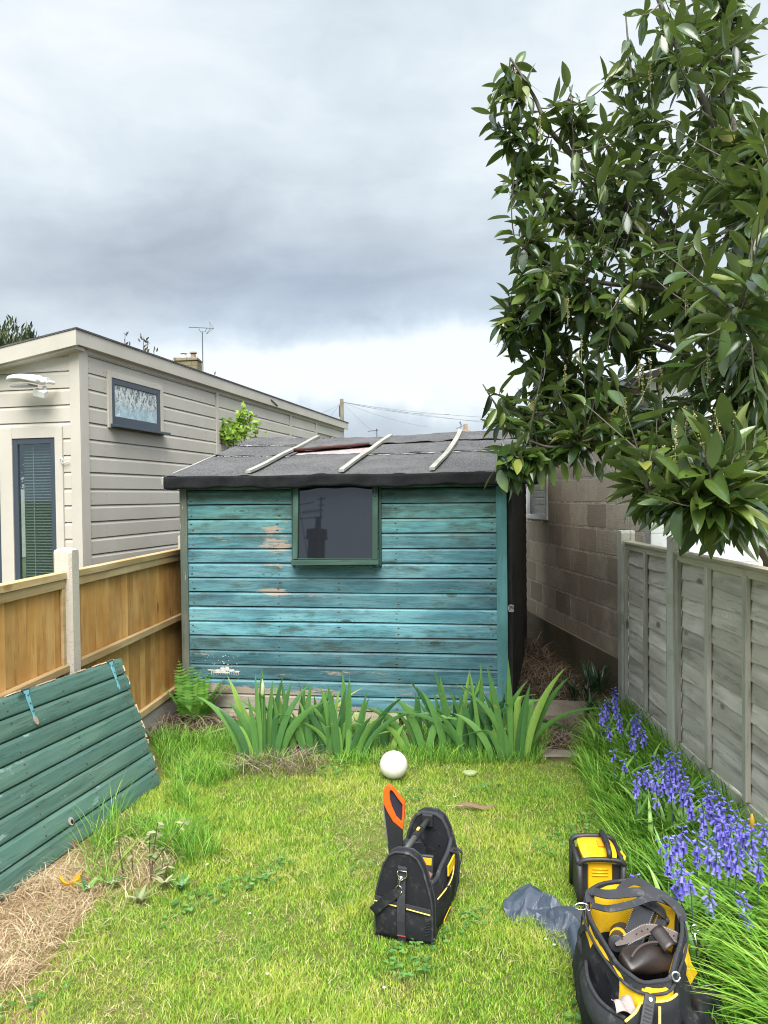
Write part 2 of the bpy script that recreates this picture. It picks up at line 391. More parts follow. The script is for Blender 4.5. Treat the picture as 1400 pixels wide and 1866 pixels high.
M_WFRAME = wood('green_window_frame', [(.03, .07, .055), (.065, .135, .11), (.03, .065, .045)], axis=0, worn=(.35, .30, .23), wornamt=.69)
M_WFRAMEV = wood('green_window_stile', [(.03, .07, .055), (.065, .135, .11), (.03, .065, .045)], axis=2, worn=(.35, .30, .23), wornamt=.69)
M_DOOR = wood('green_door_boards', [(.058, .122, .092), (.13, .222, .172), (.085, .170, .140)], axis=0, stretch=12, fine=70, dark=(.012, .035, .03), worn=(.20, .31, .28), wornamt=.575, rough=.5, bump=.7)
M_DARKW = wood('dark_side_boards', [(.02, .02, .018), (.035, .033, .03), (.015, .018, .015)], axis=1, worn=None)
M_BATTEN = wood('silvered_batten', [(.34, .32, .27), (.46, .44, .39), (.27, .26, .22)], axis=1, stretch=10, dark=(.18, .17, .14), knot=False)
M_BLACK = plain('black_void', (.012, .012, .013), .9)
def m_felt():
    def fn(t):
        v = t.coord(); a = t.attr(); g = t.noise(v, 85, 4, .85); n = t.noise(v, 4, 5, .65); n2 = t.noise(v, 22, 4, .6)
        c = t.mix(t.smooth(g, .38, .62), (.028, .028, .030), (.135, .132, .132))
        c = t.mix(t.math('MULTIPLY', t.smooth(n, .38, .7), .45), c, (.15, .142, .135))
        c = t.mix(t.math('MULTIPLY', t.smooth(n2, .6, .8), .5), c, (.045, .045, .045))
        c = t.mix(t.math('MULTIPLY', t.smooth(t.noise(v, 9, 5, .7), .66, .74), .35), c, (.10, .115, .05))
        return {'Base Color': c, 'Roughness': .93, 'Specular IOR Level': .2, 'Normal': t.bump(t.math('ADD', g, n2), .8, .004)}
    return material('mineral_roofing_felt', fn)
M_FELT = m_felt(); M_FELTD = plain('shaded_fascia_felt', (.016, .0165, .018), .95, .6, 90, .9, spec=.15)  # fascia felt: the front face's shade is put into its colour
def m_roofboard():
    def fn(t):
        v = t.coord(); n = t.noise(t.mapping(v, (1, 4, 1)), 9, 5, .7); n2 = t.noise(v, 45, 4, .7)
        y = t.sep(v)[1]
        c = t.mix(t.smooth(n, .4, .55), (.24, .33, .32), (.14, .22, .22))
        c2 = t.mix(t.smooth(n2, .45, .6), (.33, .30, .29), (.27, .15, .13))
        return {'Base Color': t.mix(t.smooth(t.math('ADD', y, t.math('MULTIPLY', n, .12)), .62, .68), c, c2), 'Roughness': .8}
    return material('exposed_roof_boards', fn)
def glass_mat(name, tint, refl=.25, rough=.03, wob=0.0, wscale=40, alpha=None):
    """pane: partly mirror, partly dark or see-through"""
    def fn(t):
        g = t.new('ShaderNodeBsdfGlossy'); t.put(g.inputs['Color'], (.8, .85, .9)); t.put(g.inputs['Roughness'], rough)
        if wob: t.put(g.inputs['Normal'], t.bump(t.noise(t.coord(), wscale, 3, .5, 1.2), wob, .02))
        if alpha is None:
            b = t.new('ShaderNodeBsdfDiffuse'); t.put(b.inputs['Color'], tint)
        else:
            b = t.new('ShaderNodeBsdfTransparent'); t.put(b.inputs['Color'], tint)
        lw = t.new('ShaderNodeLayerWeight'); t.put(lw.inputs[0], .35)
        f = t.math('ADD', refl, t.math('MULTIPLY', lw.outputs['Fresnel'], .5), clamp=True)
        m = t.new('ShaderNodeMixShader'); t.put(m.inputs[0], f); t.l.new(b.outputs[0], m.inputs[1]); t.l.new(g.outputs[0], m.inputs[2])
        return {'surface': m.outputs[0]}
    return material(name, fn)
M_SGLASS = glass_mat('shed_window_glass', (.014, .016, .02), .065, .02)
M_GALV = plain('rusty_galvanised_steel', (.16, .15, .13), .5, .4, metal=.6)
M_RUST = plain('rust', (.10, .04, .02), .8, .4)
def m_block():
    def fn(t):
        v = t.coord(); s = t.sep(v); v2 = t.comb(s[0], s[2], 0)
        vw = t.vmath('ADD', v2, t.vmath('SCALE', t.vmath('SUBTRACT', t.noise(v, 7, 3, .6, out=1), (.5, .5, .5)), scale=.022))
        b = t.new('ShaderNodeTexBrick'); b.offset = .5; t.put(b.inputs['Vector'], vw)
        for k, q in (('Scale', 1.0), ('Mortar Size', .013), ('Mortar Smooth', .25), ('Bias', 0.0), ('Brick Width', .45), ('Row Height', .225)): t.put(b.inputs[k], q)
        t.put(b.inputs['Color1'], (0, 0, 0)); t.put(b.inputs['Color2'], (1, 1, 1)); t.put(b.inputs['Mortar'], (.5, .5, .5))
        br = t.math('ADD', b.outputs['Color'], 0.0); mort = b.outputs['Fac']
        n = t.noise(v, 55, 5, .7); n2 = t.noise(v, 2.0, 4, .6); n3 = t.noise(v, 9, 5, .65)
        c = t.mix(br, (.40, .315, .24), (.70, .59, .46))
        c = t.mix(t.math('MULTIPLY', t.smooth(n3, .4, .7), .5), c, (.44, .375, .30))
        c = t.mix(t.math('MULTIPLY', t.smooth(n, .5, .75), .25), c, (.14, .115, .09))
        mc = t.mix(t.smooth(n3, .35, .65), (.45, .39, .31), (.75, .68, .57))
        c = t.mix(t.math('MULTIPLY', mort, .95), c, mc)
        st = t.math('MAXIMUM', t.spot(v, (4.35, 0, .72), (1.0, 9, .5), .6), t.math('MULTIPLY', t.spot(v, (3.5, 0, 1.25), (.35, 9, .3), .6), .7))     # darker patches on the middle of the wall
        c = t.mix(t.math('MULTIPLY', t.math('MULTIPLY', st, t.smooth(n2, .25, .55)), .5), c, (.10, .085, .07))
        z = s[2]; c = t.mix(t.math('MULTIPLY', t.smooth(z, .45, .1), t.math('MULTIPLY', n3, .9)), c, (.075, .075, .035))
        pit = t.smooth(t.voro(v, 85), .0, .5)
        h = t.math('ADD', t.math('MULTIPLY', t.math('SUBTRACT', 1.0, mort), .8), t.math('ADD', t.math('MULTIPLY', n, .5), t.math('MULTIPLY', pit, .3)))
        return {'Base Color': c, 'Roughness': .92, 'Specular IOR Level': .2, 'Normal': t.bump(h, .9, .012)}
    return material('rough_concrete_blocks', fn)
def m_whiteblock():
    def fn(t):
        v = t.coord(); s = t.sep(v); v2 = t.comb(s[0], s[2], 0)
        b = t.new('ShaderNodeTexBrick'); b.offset = .5; t.put(b.inputs['Vector'], v2)
        for k, q in (('Scale', 1.0), ('Mortar Size', .008), ('Mortar Smooth', .5), ('Brick Width', .45), ('Row Height', .225)): t.put(b.inputs[k], q)
        n = t.noise(v, 12, 5, .7)
        c = t.mix(t.math('MULTIPLY', t.smooth(n, .45, .8), .6), (.80, .81, .80), (.55, .56, .54)); c = t.mix(t.math('MULTIPLY', b.outputs['Fac'], .35), c, (.4, .4, .38))
        return {'Base Color': c, 'Roughness': .7, 'Normal': t.bump(t.math('SUBTRACT', 1.0, b.outputs['Fac']), .4, .006)}
    return material('white_painted_blocks', fn)
def m_concrete(name, a, b, speck, sp=.64, moss=0.0, sc=60):
    def fn(t):
        v = t.coord(); n = t.noise(v, sc, 5, .7); n2 = t.noise(v, 5, 4, .6); vo = t.voro(v, 150)
        c = t.mix(n2, a, b); c = t.mix(t.math('MULTIPLY', t.smooth(n, sp, sp + .08), .8), c, speck)
        if moss: c = t.mix(t.math('MULTIPLY', t.smooth(t.noise(v, 3.5, 5, .6), .5, .7), moss), c, (.17, .18, .07))
        return {'Base Color': c, 'Roughness': .88, 'Specular IOR Level': .25, 'Normal': t.bump(t.math('ADD', n, t.math('MULTIPLY', vo, .4)), .6, .006)}
    return material(name, fn)
M_POSTL = m_concrete('pitted_pink_concrete', (.50, .43, .35), (.62, .56, .48), (.20, .15, .11), .60, sc=95)
M_POSTR = m_concrete('pale_lichened_concrete', (.46, .44, .37), (.60, .58, .50), (.27, .26, .2), .66, moss=.45)
M_SLAB = m_concrete('grey_slab', (.20, .165, .13), (.28, .24, .19), (.10, .08, .06), .6)
M_PINE = wood('treated_pine_fence', [(.50, .26, .07), (.66, .40, .145), (.42, .20, .05)], axis=2, stretch=9, fine=45, dark=(.16, .075, .02), rough=.7)
M_PINERAIL = wood('pine_rail', [(.46, .31, .14), (.58, .44, .24), (.38, .25, .11)], axis=0, stretch=14, dark=(.25, .15, .06), rough=.7)
M_GREYW = wood('grey_weathered_slats', [(.36, .32, .265), (.74, .69, .61), (.52, .475, .405)], axis=0, stretch=9, fine=38, dark=(.10, .088, .075), worn=(.78, .76, .72), wornamt=.63, rough=.85, bump=.9)
M_GREYB = wood('grey_weathered_batten', [(.42, .39, .33), (.58, .55, .48), (.36, .34, .28)], axis=2, stretch=12, dark=(.12, .10, .075), rough=.85)
M_GREYR = wood('grey_weathered_rail', [(.44, .39, .30), (.56, .51, .39), (.40, .37, .25)], axis=0, stretch=12, dark=(.13, .09, .05), rough=.85)
def m_annex():
    def fn(t):
        v = t.coord(); a = t.attr(); n = t.noise(t.mapping(v, (.2, .2, 1)), 50, 5, .7); n2 = t.noise(v, 1.5, 4, .6)
        c = t.mix(t.smooth(n2, .3, .7), (.455, .42, .36), (.51, .475, .415)); c = t.mix(t.math('MULTIPLY', t.smooth(n, .55, .8), .25), c, (.33, .30, .25))
        c = t.mix(t.math('MULTIPLY', t.smooth(t.noise(v, 14, 5, .75), .66, .78), .3), c, (.25, .23, .19))
        br = t.math('ADD', .95, t.math('MULTIPLY', a, .1)); c = t.mix(1.0, c, t.comb(br, br, br), 'MULTIPLY')
        return {'Base Color': c, 'Roughness': .55, 'Specular IOR Level': .35, 'Normal': t.bump(n, .15, .002)}
    return material('stone_coloured_cladding_paint', fn)
M_ANNEX = m_annex()
M_ANTH = plain('anthracite_frame', (.045, .06, .078), .35, .12, 20, .02)
M_WHITEP = plain('white_plastic', (.72, .73, .72), .4, .05, 20, .03)
M_GREYP = plain('grey_lamp_lens', (.30, .31, .31), .25, .1)
def m_tiles():
    def fn(t):
        v = t.coord(); s = t.sep(v); b = t.new('ShaderNodeTexBrick'); t.put(b.inputs['Vector'], t.comb(s[1], s[0], 0))
        for k, q in (('Scale', 1.0), ('Mortar Size', .012), ('Brick Width', .17), ('Row Height', .1)): t.put(b.inputs[k], q)
        t.put(b.inputs['Color1'], (.13, .065, .045)); t.put(b.inputs['Color2'], (.20, .10, .065)); t.put(b.inputs['Mortar'], (.03, .02, .018))
        c = t.mix(t.math('MULTIPLY', t.noise(v, 8, 4, .7), .6), b.outputs['Color'], (.10, .08, .06))
        return {'Base Color': c, 'Roughness': .9, 'Normal': t.bump(b.outputs['Fac'], -.6, .02)}
    return material('brown_roof_tiles', fn)
M_TILES = m_tiles()
def m_brick(name, c1, c2, mo, bw=.225, rh=.075):
    def fn(t):
        v = t.coord(); s = t.sep(v); b = t.new('ShaderNodeTexBrick'); t.put(b.inputs['Vector'], t.comb(t.math('ADD', s[0], s[1]), s[2], 0))
        for k, q in (('Scale', 1.0), ('Mortar Size', .008), ('Brick Width', bw), ('Row Height', rh)): t.put(b.inputs[k], q)
        t.put(b.inputs['Color1'], c1); t.put(b.inputs['Color2'], c2); t.put(b.inputs['Mortar'], mo)
        c = t.mix(t.math('MULTIPLY', t.smooth(t.noise(v, 6, 5, .7), .4, .7), .5), b.outputs['Color'], (.13, .12, .06))
        return {'Base Color': c, 'Roughness': .9, 'Normal': t.bump(b.outputs['Fac'], -.6, .01)}
    return material(name, fn)
def leafmat(name, cols, rough=.4, trans=.35, back=None, vein=False, tcol=None, spec=.5):
    """cols: stops along the per-leaf random value"""
    def fn(t):
        a = t.attr(); k = len(cols) - 1
        c = t.ramp(a, [(i / k, x) for i, x in enumerate(cols)])
        n = t.noise(t.mapping(t.coord(), (1, 1, .06)) if vein else t.coord(), 260 if vein else 35, 3, .6); br = t.math('ADD', .75 if not vein else .6, t.math('MULTIPLY', n, .5 if not vein else .8)); c = t.mix(1.0, c, t.comb(br, br, br), 'MULTIPLY')
        if vein: c = t.mix(t.math('MULTIPLY', t.smooth(t.noise(t.coord(), 16, 4, .7), .62, .72), .7), c, (.30, .26, .09))
        if back: c = t.mix(t.new('ShaderNodeNewGeometry').outputs['Backfacing'], c, t.mix(.75, c, back))
        p = t.new('ShaderNodeBsdfPrincipled'); t.put(p.inputs['Base Color'], c); t.put(p.inputs['Roughness'], rough); t.put(p.inputs['Specular IOR Level'], spec)
        tr = t.new('ShaderNodeBsdfTranslucent'); t.put(tr.inputs[0], t.mix(.5, c, tcol) if tcol else c)
        m = t.new('ShaderNodeMixShader'); t.put(m.inputs[0], trans); t.l.new(p.outputs[0], m.inputs[1]); t.l.new(tr.outputs[0], m.inputs[2])
        return {'surface': m.outputs[0]}
    return material(name, fn)

# ------------------------------------------------------------------ ground
def pgon(pts): return [tuple(G(*p)[:2]) for p in pts]
DIRT = [(-5, 5.45), (-1.75, 5.3), (-1.2, 5.0), (.6, 4.95), (.95, 4.62), (1.3, 4.55), (1.5, 4.9), (1.9, 5.5), (1.8, 9), (-5, 9)]
def ground_sheet():
    me = MB(); me.grid(lambda u, v: (-4 + 9 * u, 1 + 9 * v, 0.012 * math.sin(u * 31) * math.sin(v * 27)), 60, 60)
    me.v = [(x, y, z - .004) for x, y, z in me.v]
    def fn(t):
        v = t.pos(); s = t.sep(v); n = t.noise(v, 60, 5, .75); n2 = t.noise(v, 3, 4, .6); n3 = t.noise(v, 14, 4, .7)
        g = t.mix(t.smooth(n, .4, .62), (.10, .125, .025), (.19, .20, .055)); g = t.mix(t.math('MULTIPLY', t.smooth(n3, .5, .7), .6), g, (.20, .165, .075))
        e = t.mix(t.smooth(n, .4, .62), (.022, .015, .010), (.10, .07, .045)); e = t.mix(t.smooth(n3, .55, .72), e, (.14, .10, .065))
        far = t.smooth(t.math('ADD', s[1], t.math('MULTIPLY', n2, .5)), 5.1, 5.35)
        px = t.math('MULTIPLY', t.smooth(s[0], .82, 1.0), t.smooth(t.math('ADD', s[1], t.math('MULTIPLY', n2, .3)), 4.6, 4.8))
        left = t.math('MULTIPLY', t.smooth(t.math('ADD', s[0], t.math('MULTIPLY', t.math('SUBTRACT', n2, .5), .6)), -.98, -1.15), t.smooth(s[1], 3.6, 3.3))
        c = t.mix(t.math('MAXIMUM', far, px), g, e)
        c = t.mix(left, c, t.mix(t.smooth(n, .4, .6), (.19, .115, .06), (.35, .25, .14)))
        return {'Base Color': c, 'Roughness': .95, 'Specular IOR Level': .15, 'Normal': t.bump(t.math('ADD', n, n3), .8, .02)}
    tag(me.build('lawn_ground', material('soil_and_turf', fn)), kind='structure')
    b = MB(); b.add([(-900, -900, -.03), (900, -900, -.03), (900, 900, -.03), (-900, 900, -.03)], [(0, 1, 2, 3)])
    tag(b.build('ground', plain('rough_grass_far', (.06, .08, .03), .95, .4, 3)), kind='structure')
ground_sheet()

# ------------------------------------------------------------------ garden shed
SHED_ROT = -R(8)
SO = Vector((-1.515, 5.52, 0)); SW = 2.404
def shed_pt(x, y, z): c, s = math.cos(SHED_ROT), math.sin(SHED_ROT); return Vector((SO.x + x * c - y * s, SO.y + x * s + y * c, z))
SK = math.tan(R(5))                               # the shed has racked: its sides run 5 degrees off square
SHB, CW = .045, .1075                             # bottom of boards, board cover
WX0, WX1, WZ0, WZ1 = .882, 1.485, 1.17, 1.78
def build_shed():
    r = empty('garden_shed', SO, SHED_ROT, 'old wooden shed with flaking teal boards, one window and a torn black felt roof', 'shed')
    b = MB(); siding(b, .055, SW - .075, SHB + .05, 16, CW, .011, .16, [(WX0 + .02, WX1 - .02, WZ0 + .04, WZ1)], jit=.0022, step=.15, gap=.0062)
    fw = b.build('front_wall', M_SHED, r)
    nl = MB()
    for i in range(15):
        for x in [.09, .75, 1.62, 2.29] + ([1.2] if i < 9 else []):
            if WX0 - .02 < x < WX1 and i > 9: continue
            for dz in (.03, .075): nl.tube([(x + random.uniform(-.02, .02), -.011, SHB + .05 + i * CW + dz)] + [(x, -.0135, SHB + .05 + i * CW + dz)], .003, 6)
    tag(nl.build('nails', M_RUST, fw), kind='stuff')
    b = MB(); b.box(.05, 1.62, -.008, .03, -.0, SHB + .046, j=.004); b.box(1.66, 2.3, -.004, .03, .0, SHB + .046, j=.004); b.build('bottom_plank', wood('raw_plank', [(.40, .32, .23), (.28, .25, .2), (.5, .43, .33)], axis=0), r)
    b = MB(); b.box(0.0, .055, -.022, .03, .02, 1.80, j=.002); b.build('corner_trim', M_TRIMW, r)
    b = MB(); b.box(SW - .078, SW - .005, -.024, .03, .02, 1.80, j=.002); b.build('corner_trim', M_TRIM, r)
    # sides, back
    for k in (0, 1):
        b = MB(); x0 = 0 if not k else SW
        for i in range(18):
            z0 = .05 + i * CW; y1, y0 = 3.05, .03
            top = lambda y: 1.80 + .38 * (1 - abs(y - 1.52) / 1.52)
            o = .012 * (1 if k else -1)
            n = 12; pts = []
            if k and i < 17: y0 = .1
            for q in range(n + 1):
                y = y0 + (y1 - y0) * q / n; xx = x0 + y * SK; tz = top(y)
                if z0 > tz: z0c = tz
                else: z0c = z0
                pts += [(xx + o * 1.6, y, z0c), (xx + o, y, min(z0 + CW, tz)), (xx - o, y, min(z0 + CW, tz)), (xx - o, y, z0c)]
            b.add(pts, [(q * 4 + j, (q + 1) * 4 + j, (q + 1) * 4 + (j + 1) % 4, q * 4 + (j + 1) % 4) for q in range(n) for j in range(4)] + [(3, 2, 1, 0), (n * 4, n * 4 + 1, n * 4 + 2, n * 4 + 3)])
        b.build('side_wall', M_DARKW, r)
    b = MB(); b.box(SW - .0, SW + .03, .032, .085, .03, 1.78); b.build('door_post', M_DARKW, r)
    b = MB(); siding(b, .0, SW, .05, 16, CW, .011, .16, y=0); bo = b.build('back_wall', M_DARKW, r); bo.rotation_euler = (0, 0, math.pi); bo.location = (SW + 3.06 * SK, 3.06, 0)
    # roof: u along the width, v across the slope (0 front eave .. 1 ridge)
    RX0, RX1, EY, RY = -.085, 2.615, -.10, 1.56
    def rp(u, v, up=0.0):
        y = EY + (RY - EY) * v; x = RX0 + (RX1 - RX0) * u + (y - EY) * SK
        z = 1.802 + (2.205 - 1.802) * v - .022 * math.sin(math.pi * min(1, u * 1.4)) * v + .003 * math.sin(u * 17) * (1 - v) + .03 * (u > .5) * (u - .5) * v
        return Vector((x, y, z + up))
    b = MB(); b.grid(lambda u, v: rp(u, v), 30, 12, (0, 0, -.02)); rb = b.build('roof_deck', m_roofboard(), r)
    def rear(u, v):
        p = rp(u, 1 - v); return Vector((p.x + 2 * (RY - p.y) * SK, 2 * RY - p.y, p.z + .006))
    b = MB(); b.grid(rear, 20, 10, (0, 0, -.02)); b.build('rear_felt', M_FELT, r)
    ph = [random.uniform(0, 9) for _ in range(12)]
    def rag(u, k, amp=.007): return amp * (math.sin(u * 40 + ph[k]) * .4 + math.sin(u * 97 + ph[k + 1]) * .35 + math.sin(u * 211 + ph[k + 2]) * .3)
    def sheet(name, u0, u1, va, vb, lift, k, n=110, open_=None):
        b = MB()
        def fn(u, v):
            uu = u0 + (u1 - u0) * u; v0 = va(uu); vv = v0 + (vb(uu) - v0) * v
            l = lift + (.005 + .005 * math.sin(uu * 60 + ph[k])) * max(0, 1 - v * 5) + .002 * math.sin(uu * 33 + v * 9 + ph[k]) + .0015 * math.sin(uu * 90 + v * 31)
            return rp(uu, vv, l)
        b.grid(fn, n, 10, (0, 0, -.005)); return b.build(name, M_FELT, r, smooth=True)
    M_TEAR = plain('pale_torn_felt', (.30, .31, .29), .9, .5, 60)
    def pale(u0, u1, va, lift, k):
        b = MB(); b.grid(lambda u, v: rp(u0 + (u1 - u0) * u, va(u0 + (u1 - u0) * u) - .012 * (1 - v) * (.5 + .7 * math.sin(u * 37 + k) * math.sin(u * 83 + k)) + .01 * v, lift), 120, 1, (0, 0, -.002)); b.build('torn_edge', M_TEAR, r)
    sheet('felt_sheet', 0, 1, lambda u: 0.0, lambda u: .53 + rag(u, 6), .006, 0)
    sheet('felt_sheet', 0, .25, lambda u: .47 + rag(u, 1), lambda u: .78, .014, 1); pale(0.02, .25, lambda u: .47 + rag(u, 1), .0125, 1); pale(.48, .97, lambda u: .46 + rag(u, 2), .0125, 2); pale(.02, .23, lambda u: .745 + rag(u, 3), .021, 3)
    sheet('felt_sheet', .475, 1, lambda u: .46 + rag(u, 2), lambda u: .78, .014, 2)
    sheet('felt_sheet', 0, .255, lambda u: .745 + rag(u, 3), lambda u: 1.005, .022, 3)
    # strip torn back between the battens: its lower edge climbs to the right
    sheet('torn_felt_sheet', .235, .50, lambda u: .575 + (u - .235) / .265 * .17 + rag(u, 4), lambda u: 1.006, .020, 4)
    b = MB(); b.tube([rp(.238 + .22 * i / 12, .575 + .14 * i / 12, .034) for i in range(13)], [.012 + .003 * math.sin(i * 2) for i in range(13)], 8); b.build('rolled_felt_edge', plain('dark_red_felt_underside', (.07, .025, .022), .9), r, smooth=True)
    sheet('felt_sheet', .475, 1, lambda u: .745 + rag(u, 5), lambda u: 1.006, .023, 5)
    # front fascia wrap of felt, hanging ragged
    b = MB(); fy = EY - .006
    b.grid(lambda u, v: Vector((RX0 + (RX1 - RX0) * u, fy - .004 * math.sin(u * 50 + v * 3), 1.812 + .003 * math.sin(u * 17) - v * (.088 + .006 * math.sin(u * 23) + .004 * math.sin(u * 71)))), 90, 5, (0, .012, 0)); b.build('felt_fascia', M_FELTD, r, smooth=True)
    b = MB(); b.box(RX0 + .02, RX1 - .02, EY + .012, EY + .035, 1.73, 1.80); b.build('eave_board', M_DARKW, r)
    # pale barge boards
    for u in (0, 1):
        b = MB(); n = 8; s = -1 if u == 0 else 1; pts = []
        for q in range(n + 1):
            p = rp(u, q / n)
            for dx, dz in ((0, .004), (.02 * s, .004), (.02 * s, -.05), (0, -.05)): pts.append(p + Vector((dx, 0, dz)))
        b.add(pts, [(q * 4 + j, (q + 1) * 4 + j, (q + 1) * 4 + (j + 1) % 4, q * 4 + (j + 1) % 4) for q in range(n) for j in range(4)] + [(3, 2, 1, 0), (n * 4, n * 4 + 1, n * 4 + 2, n * 4 + 3)])
        b.build('barge_board', M_BATTEN, r)
    for (u, bend) in ((.232, .0), (.488, .0), (.727, .010)):
        b = MB(); n = 10; uu = lambda v: u + bend * math.sin(v * 3.1)
        pts = []
        for q in range(n + 1):
            v = .02 + .99 * q / n; p = rp(uu(v), v, .022 + .003 * math.sin(q * 1.3 + u * 9))
            for dx, dz in ((-.019, 0), (.019, 0), (.019, .02), (-.019, .02)): pts.append(p + Vector((dx, 0, dz)))
        b.add(pts, [(q * 4 + j, (q + 1) * 4 + j, (q + 1) * 4 + (j + 1) % 4, q * 4 + (j + 1) % 4) for q in range(n) for j in range(4)] + [(3, 2, 1, 0), (n * 4, n * 4 + 1, n * 4 + 2, n * 4 + 3)])
        b.build('roof_batten', M_BATTEN, r)
    # top-hung window, standing slightly open at the bottom
    win = bpy.data.objects.new('window', None); COL.objects.link(win); win.parent = r; win.location = (0, -.006, WZ1); win.rotation_euler = (R(-5.2), 0, 0); win.empty_display_size = .1
    fy0 = -.035; HW = WZ1 - WZ0
    for a0, a1 in ((WX0 - .006, WX0 + .030), (WX1 - .030, WX1 + .008)):
        b = MB(); b.box(a0, a1, fy0, .01, -HW + .03, 0, j=.002); b.build('stile', M_WFRAMEV, win, bevel=.003)
    b = MB(); b.box(WX0 + .031, WX1 - .031, fy0 + .004, .01, -.014, -.001); b.build('top_rail', M_WFRAME, win, bevel=.003)
    b = MB(); b.box(WX0 - .016, WX1 + .018, fy0 - .014, .012, -HW - .010, -HW + .029, j=.003); b.box(WX0 + .031, WX1 - .031, fy0 + .004, .01, -HW + .0295, -HW + .038); b.build('bottom_rail', M_WFRAME, win, bevel=.003)
    b = MB(); b.box(WX0 + .031, WX1 - .031, -.012, -.008, -HW + .039, -.015); b.build('glass', M_SGLASS, win)
    b = MB(); b.tube([(WX1 - .012, fy0 - .006, -.02), (WX1 - .016, fy0 - .01, -.06), (WX1 - .008, fy0 - .008, -.10)], .004, 6)
    b.tube([(WX1 - .01, fy0 - .004 + .006 * math.cos(a), -.118 + .012 * math.sin(a)) for a in [i * .7 for i in range(10)]], .003, 6); b.build('window_hook', M_GALV, win)
    for a0, a1 in ((WX0 - .028, WX0 - .008), (WX1 + .010, WX1 + .028)):
        b = MB(); b.box(a0, a1, -.030, -.008, WZ0 - .02, WZ1, j=.001); b.build('window_jamb', M_WFRAMEV, r, bevel=.003)
    b = MB(); b.box(WX0 + .0, WX1 - .0, .012, .03, WZ0 - .02, WZ1); b.build('dark_opening', M_BLACK, r)
    # knotted cord on the corner
    b = MB()
    for k in range(3): b.tube([(SW + .02 + .018 * math.cos(a * (k + 1)), -.03 - .01 * math.sin(a * 2 + k), .86 + .022 * math.sin(a + k)) for a in [i * .5 for i in range(13)]], .004, 6)
    b.build('knotted_cord', plain('grey_cord', (.25, .25, .24), .9), r, smooth=True)
    # white paint splash
    b = MB()
    for (x, z, L, h) in [(.22, .375, .07, .005), (.27, .372, .06, .01), (.31, .381, .05, .022), (.345, .387, .05, .02), (.38, .375, .05, .012), (.42, .366, .05, .007), (.30, .36, .16, .008)]:
        pts = [(x + L / 2 * math.cos(a) * random.uniform(.6, 1.1), -.0135, z + h * math.sin(a) * random.uniform(.6, 1.2)) for a in [i * .5236 for i in range(12)]]; b.prism(pts, (0, -.0015, 0))
    for i in range(16):
        x = .22 + i * .014; b.prism([(x, -.0135, .37), (x + .004, -.0135, .37), (x + .003, -.0135, .345 - random.random() * .012), (x + .001, -.0135, .345)], (0, -.001, 0))
    for i in range(34):
        x, z = random.gauss(.32, .09), random.gauss(.43, .035); q = random.uniform(.0015, .004); b.prism([(x + q * math.cos(a), -.0135, z + q * math.sin(a)) for a in [0, 1, 2.1, 3.1, 4.2, 5.2]], (0, -.001, 0))
    tag(b.build('paint_splash', plain('white_paint', (.6, .6, .56), .6), fw), kind='stuff')
    b = MB(); b.box(-.05, 1.7, .0, .4, -.02, .0 - .002); b.box(.05, .5, -.03, .2, -.01, .038, j=.01); b.box(.62, 1.0, -.035, .2, -.01, .036, j=.01); b.box(1.9, 2.2, -.03, .2, -.01, .036, j=.01); b.build('bearer', M_SLAB, r)
build_shed()
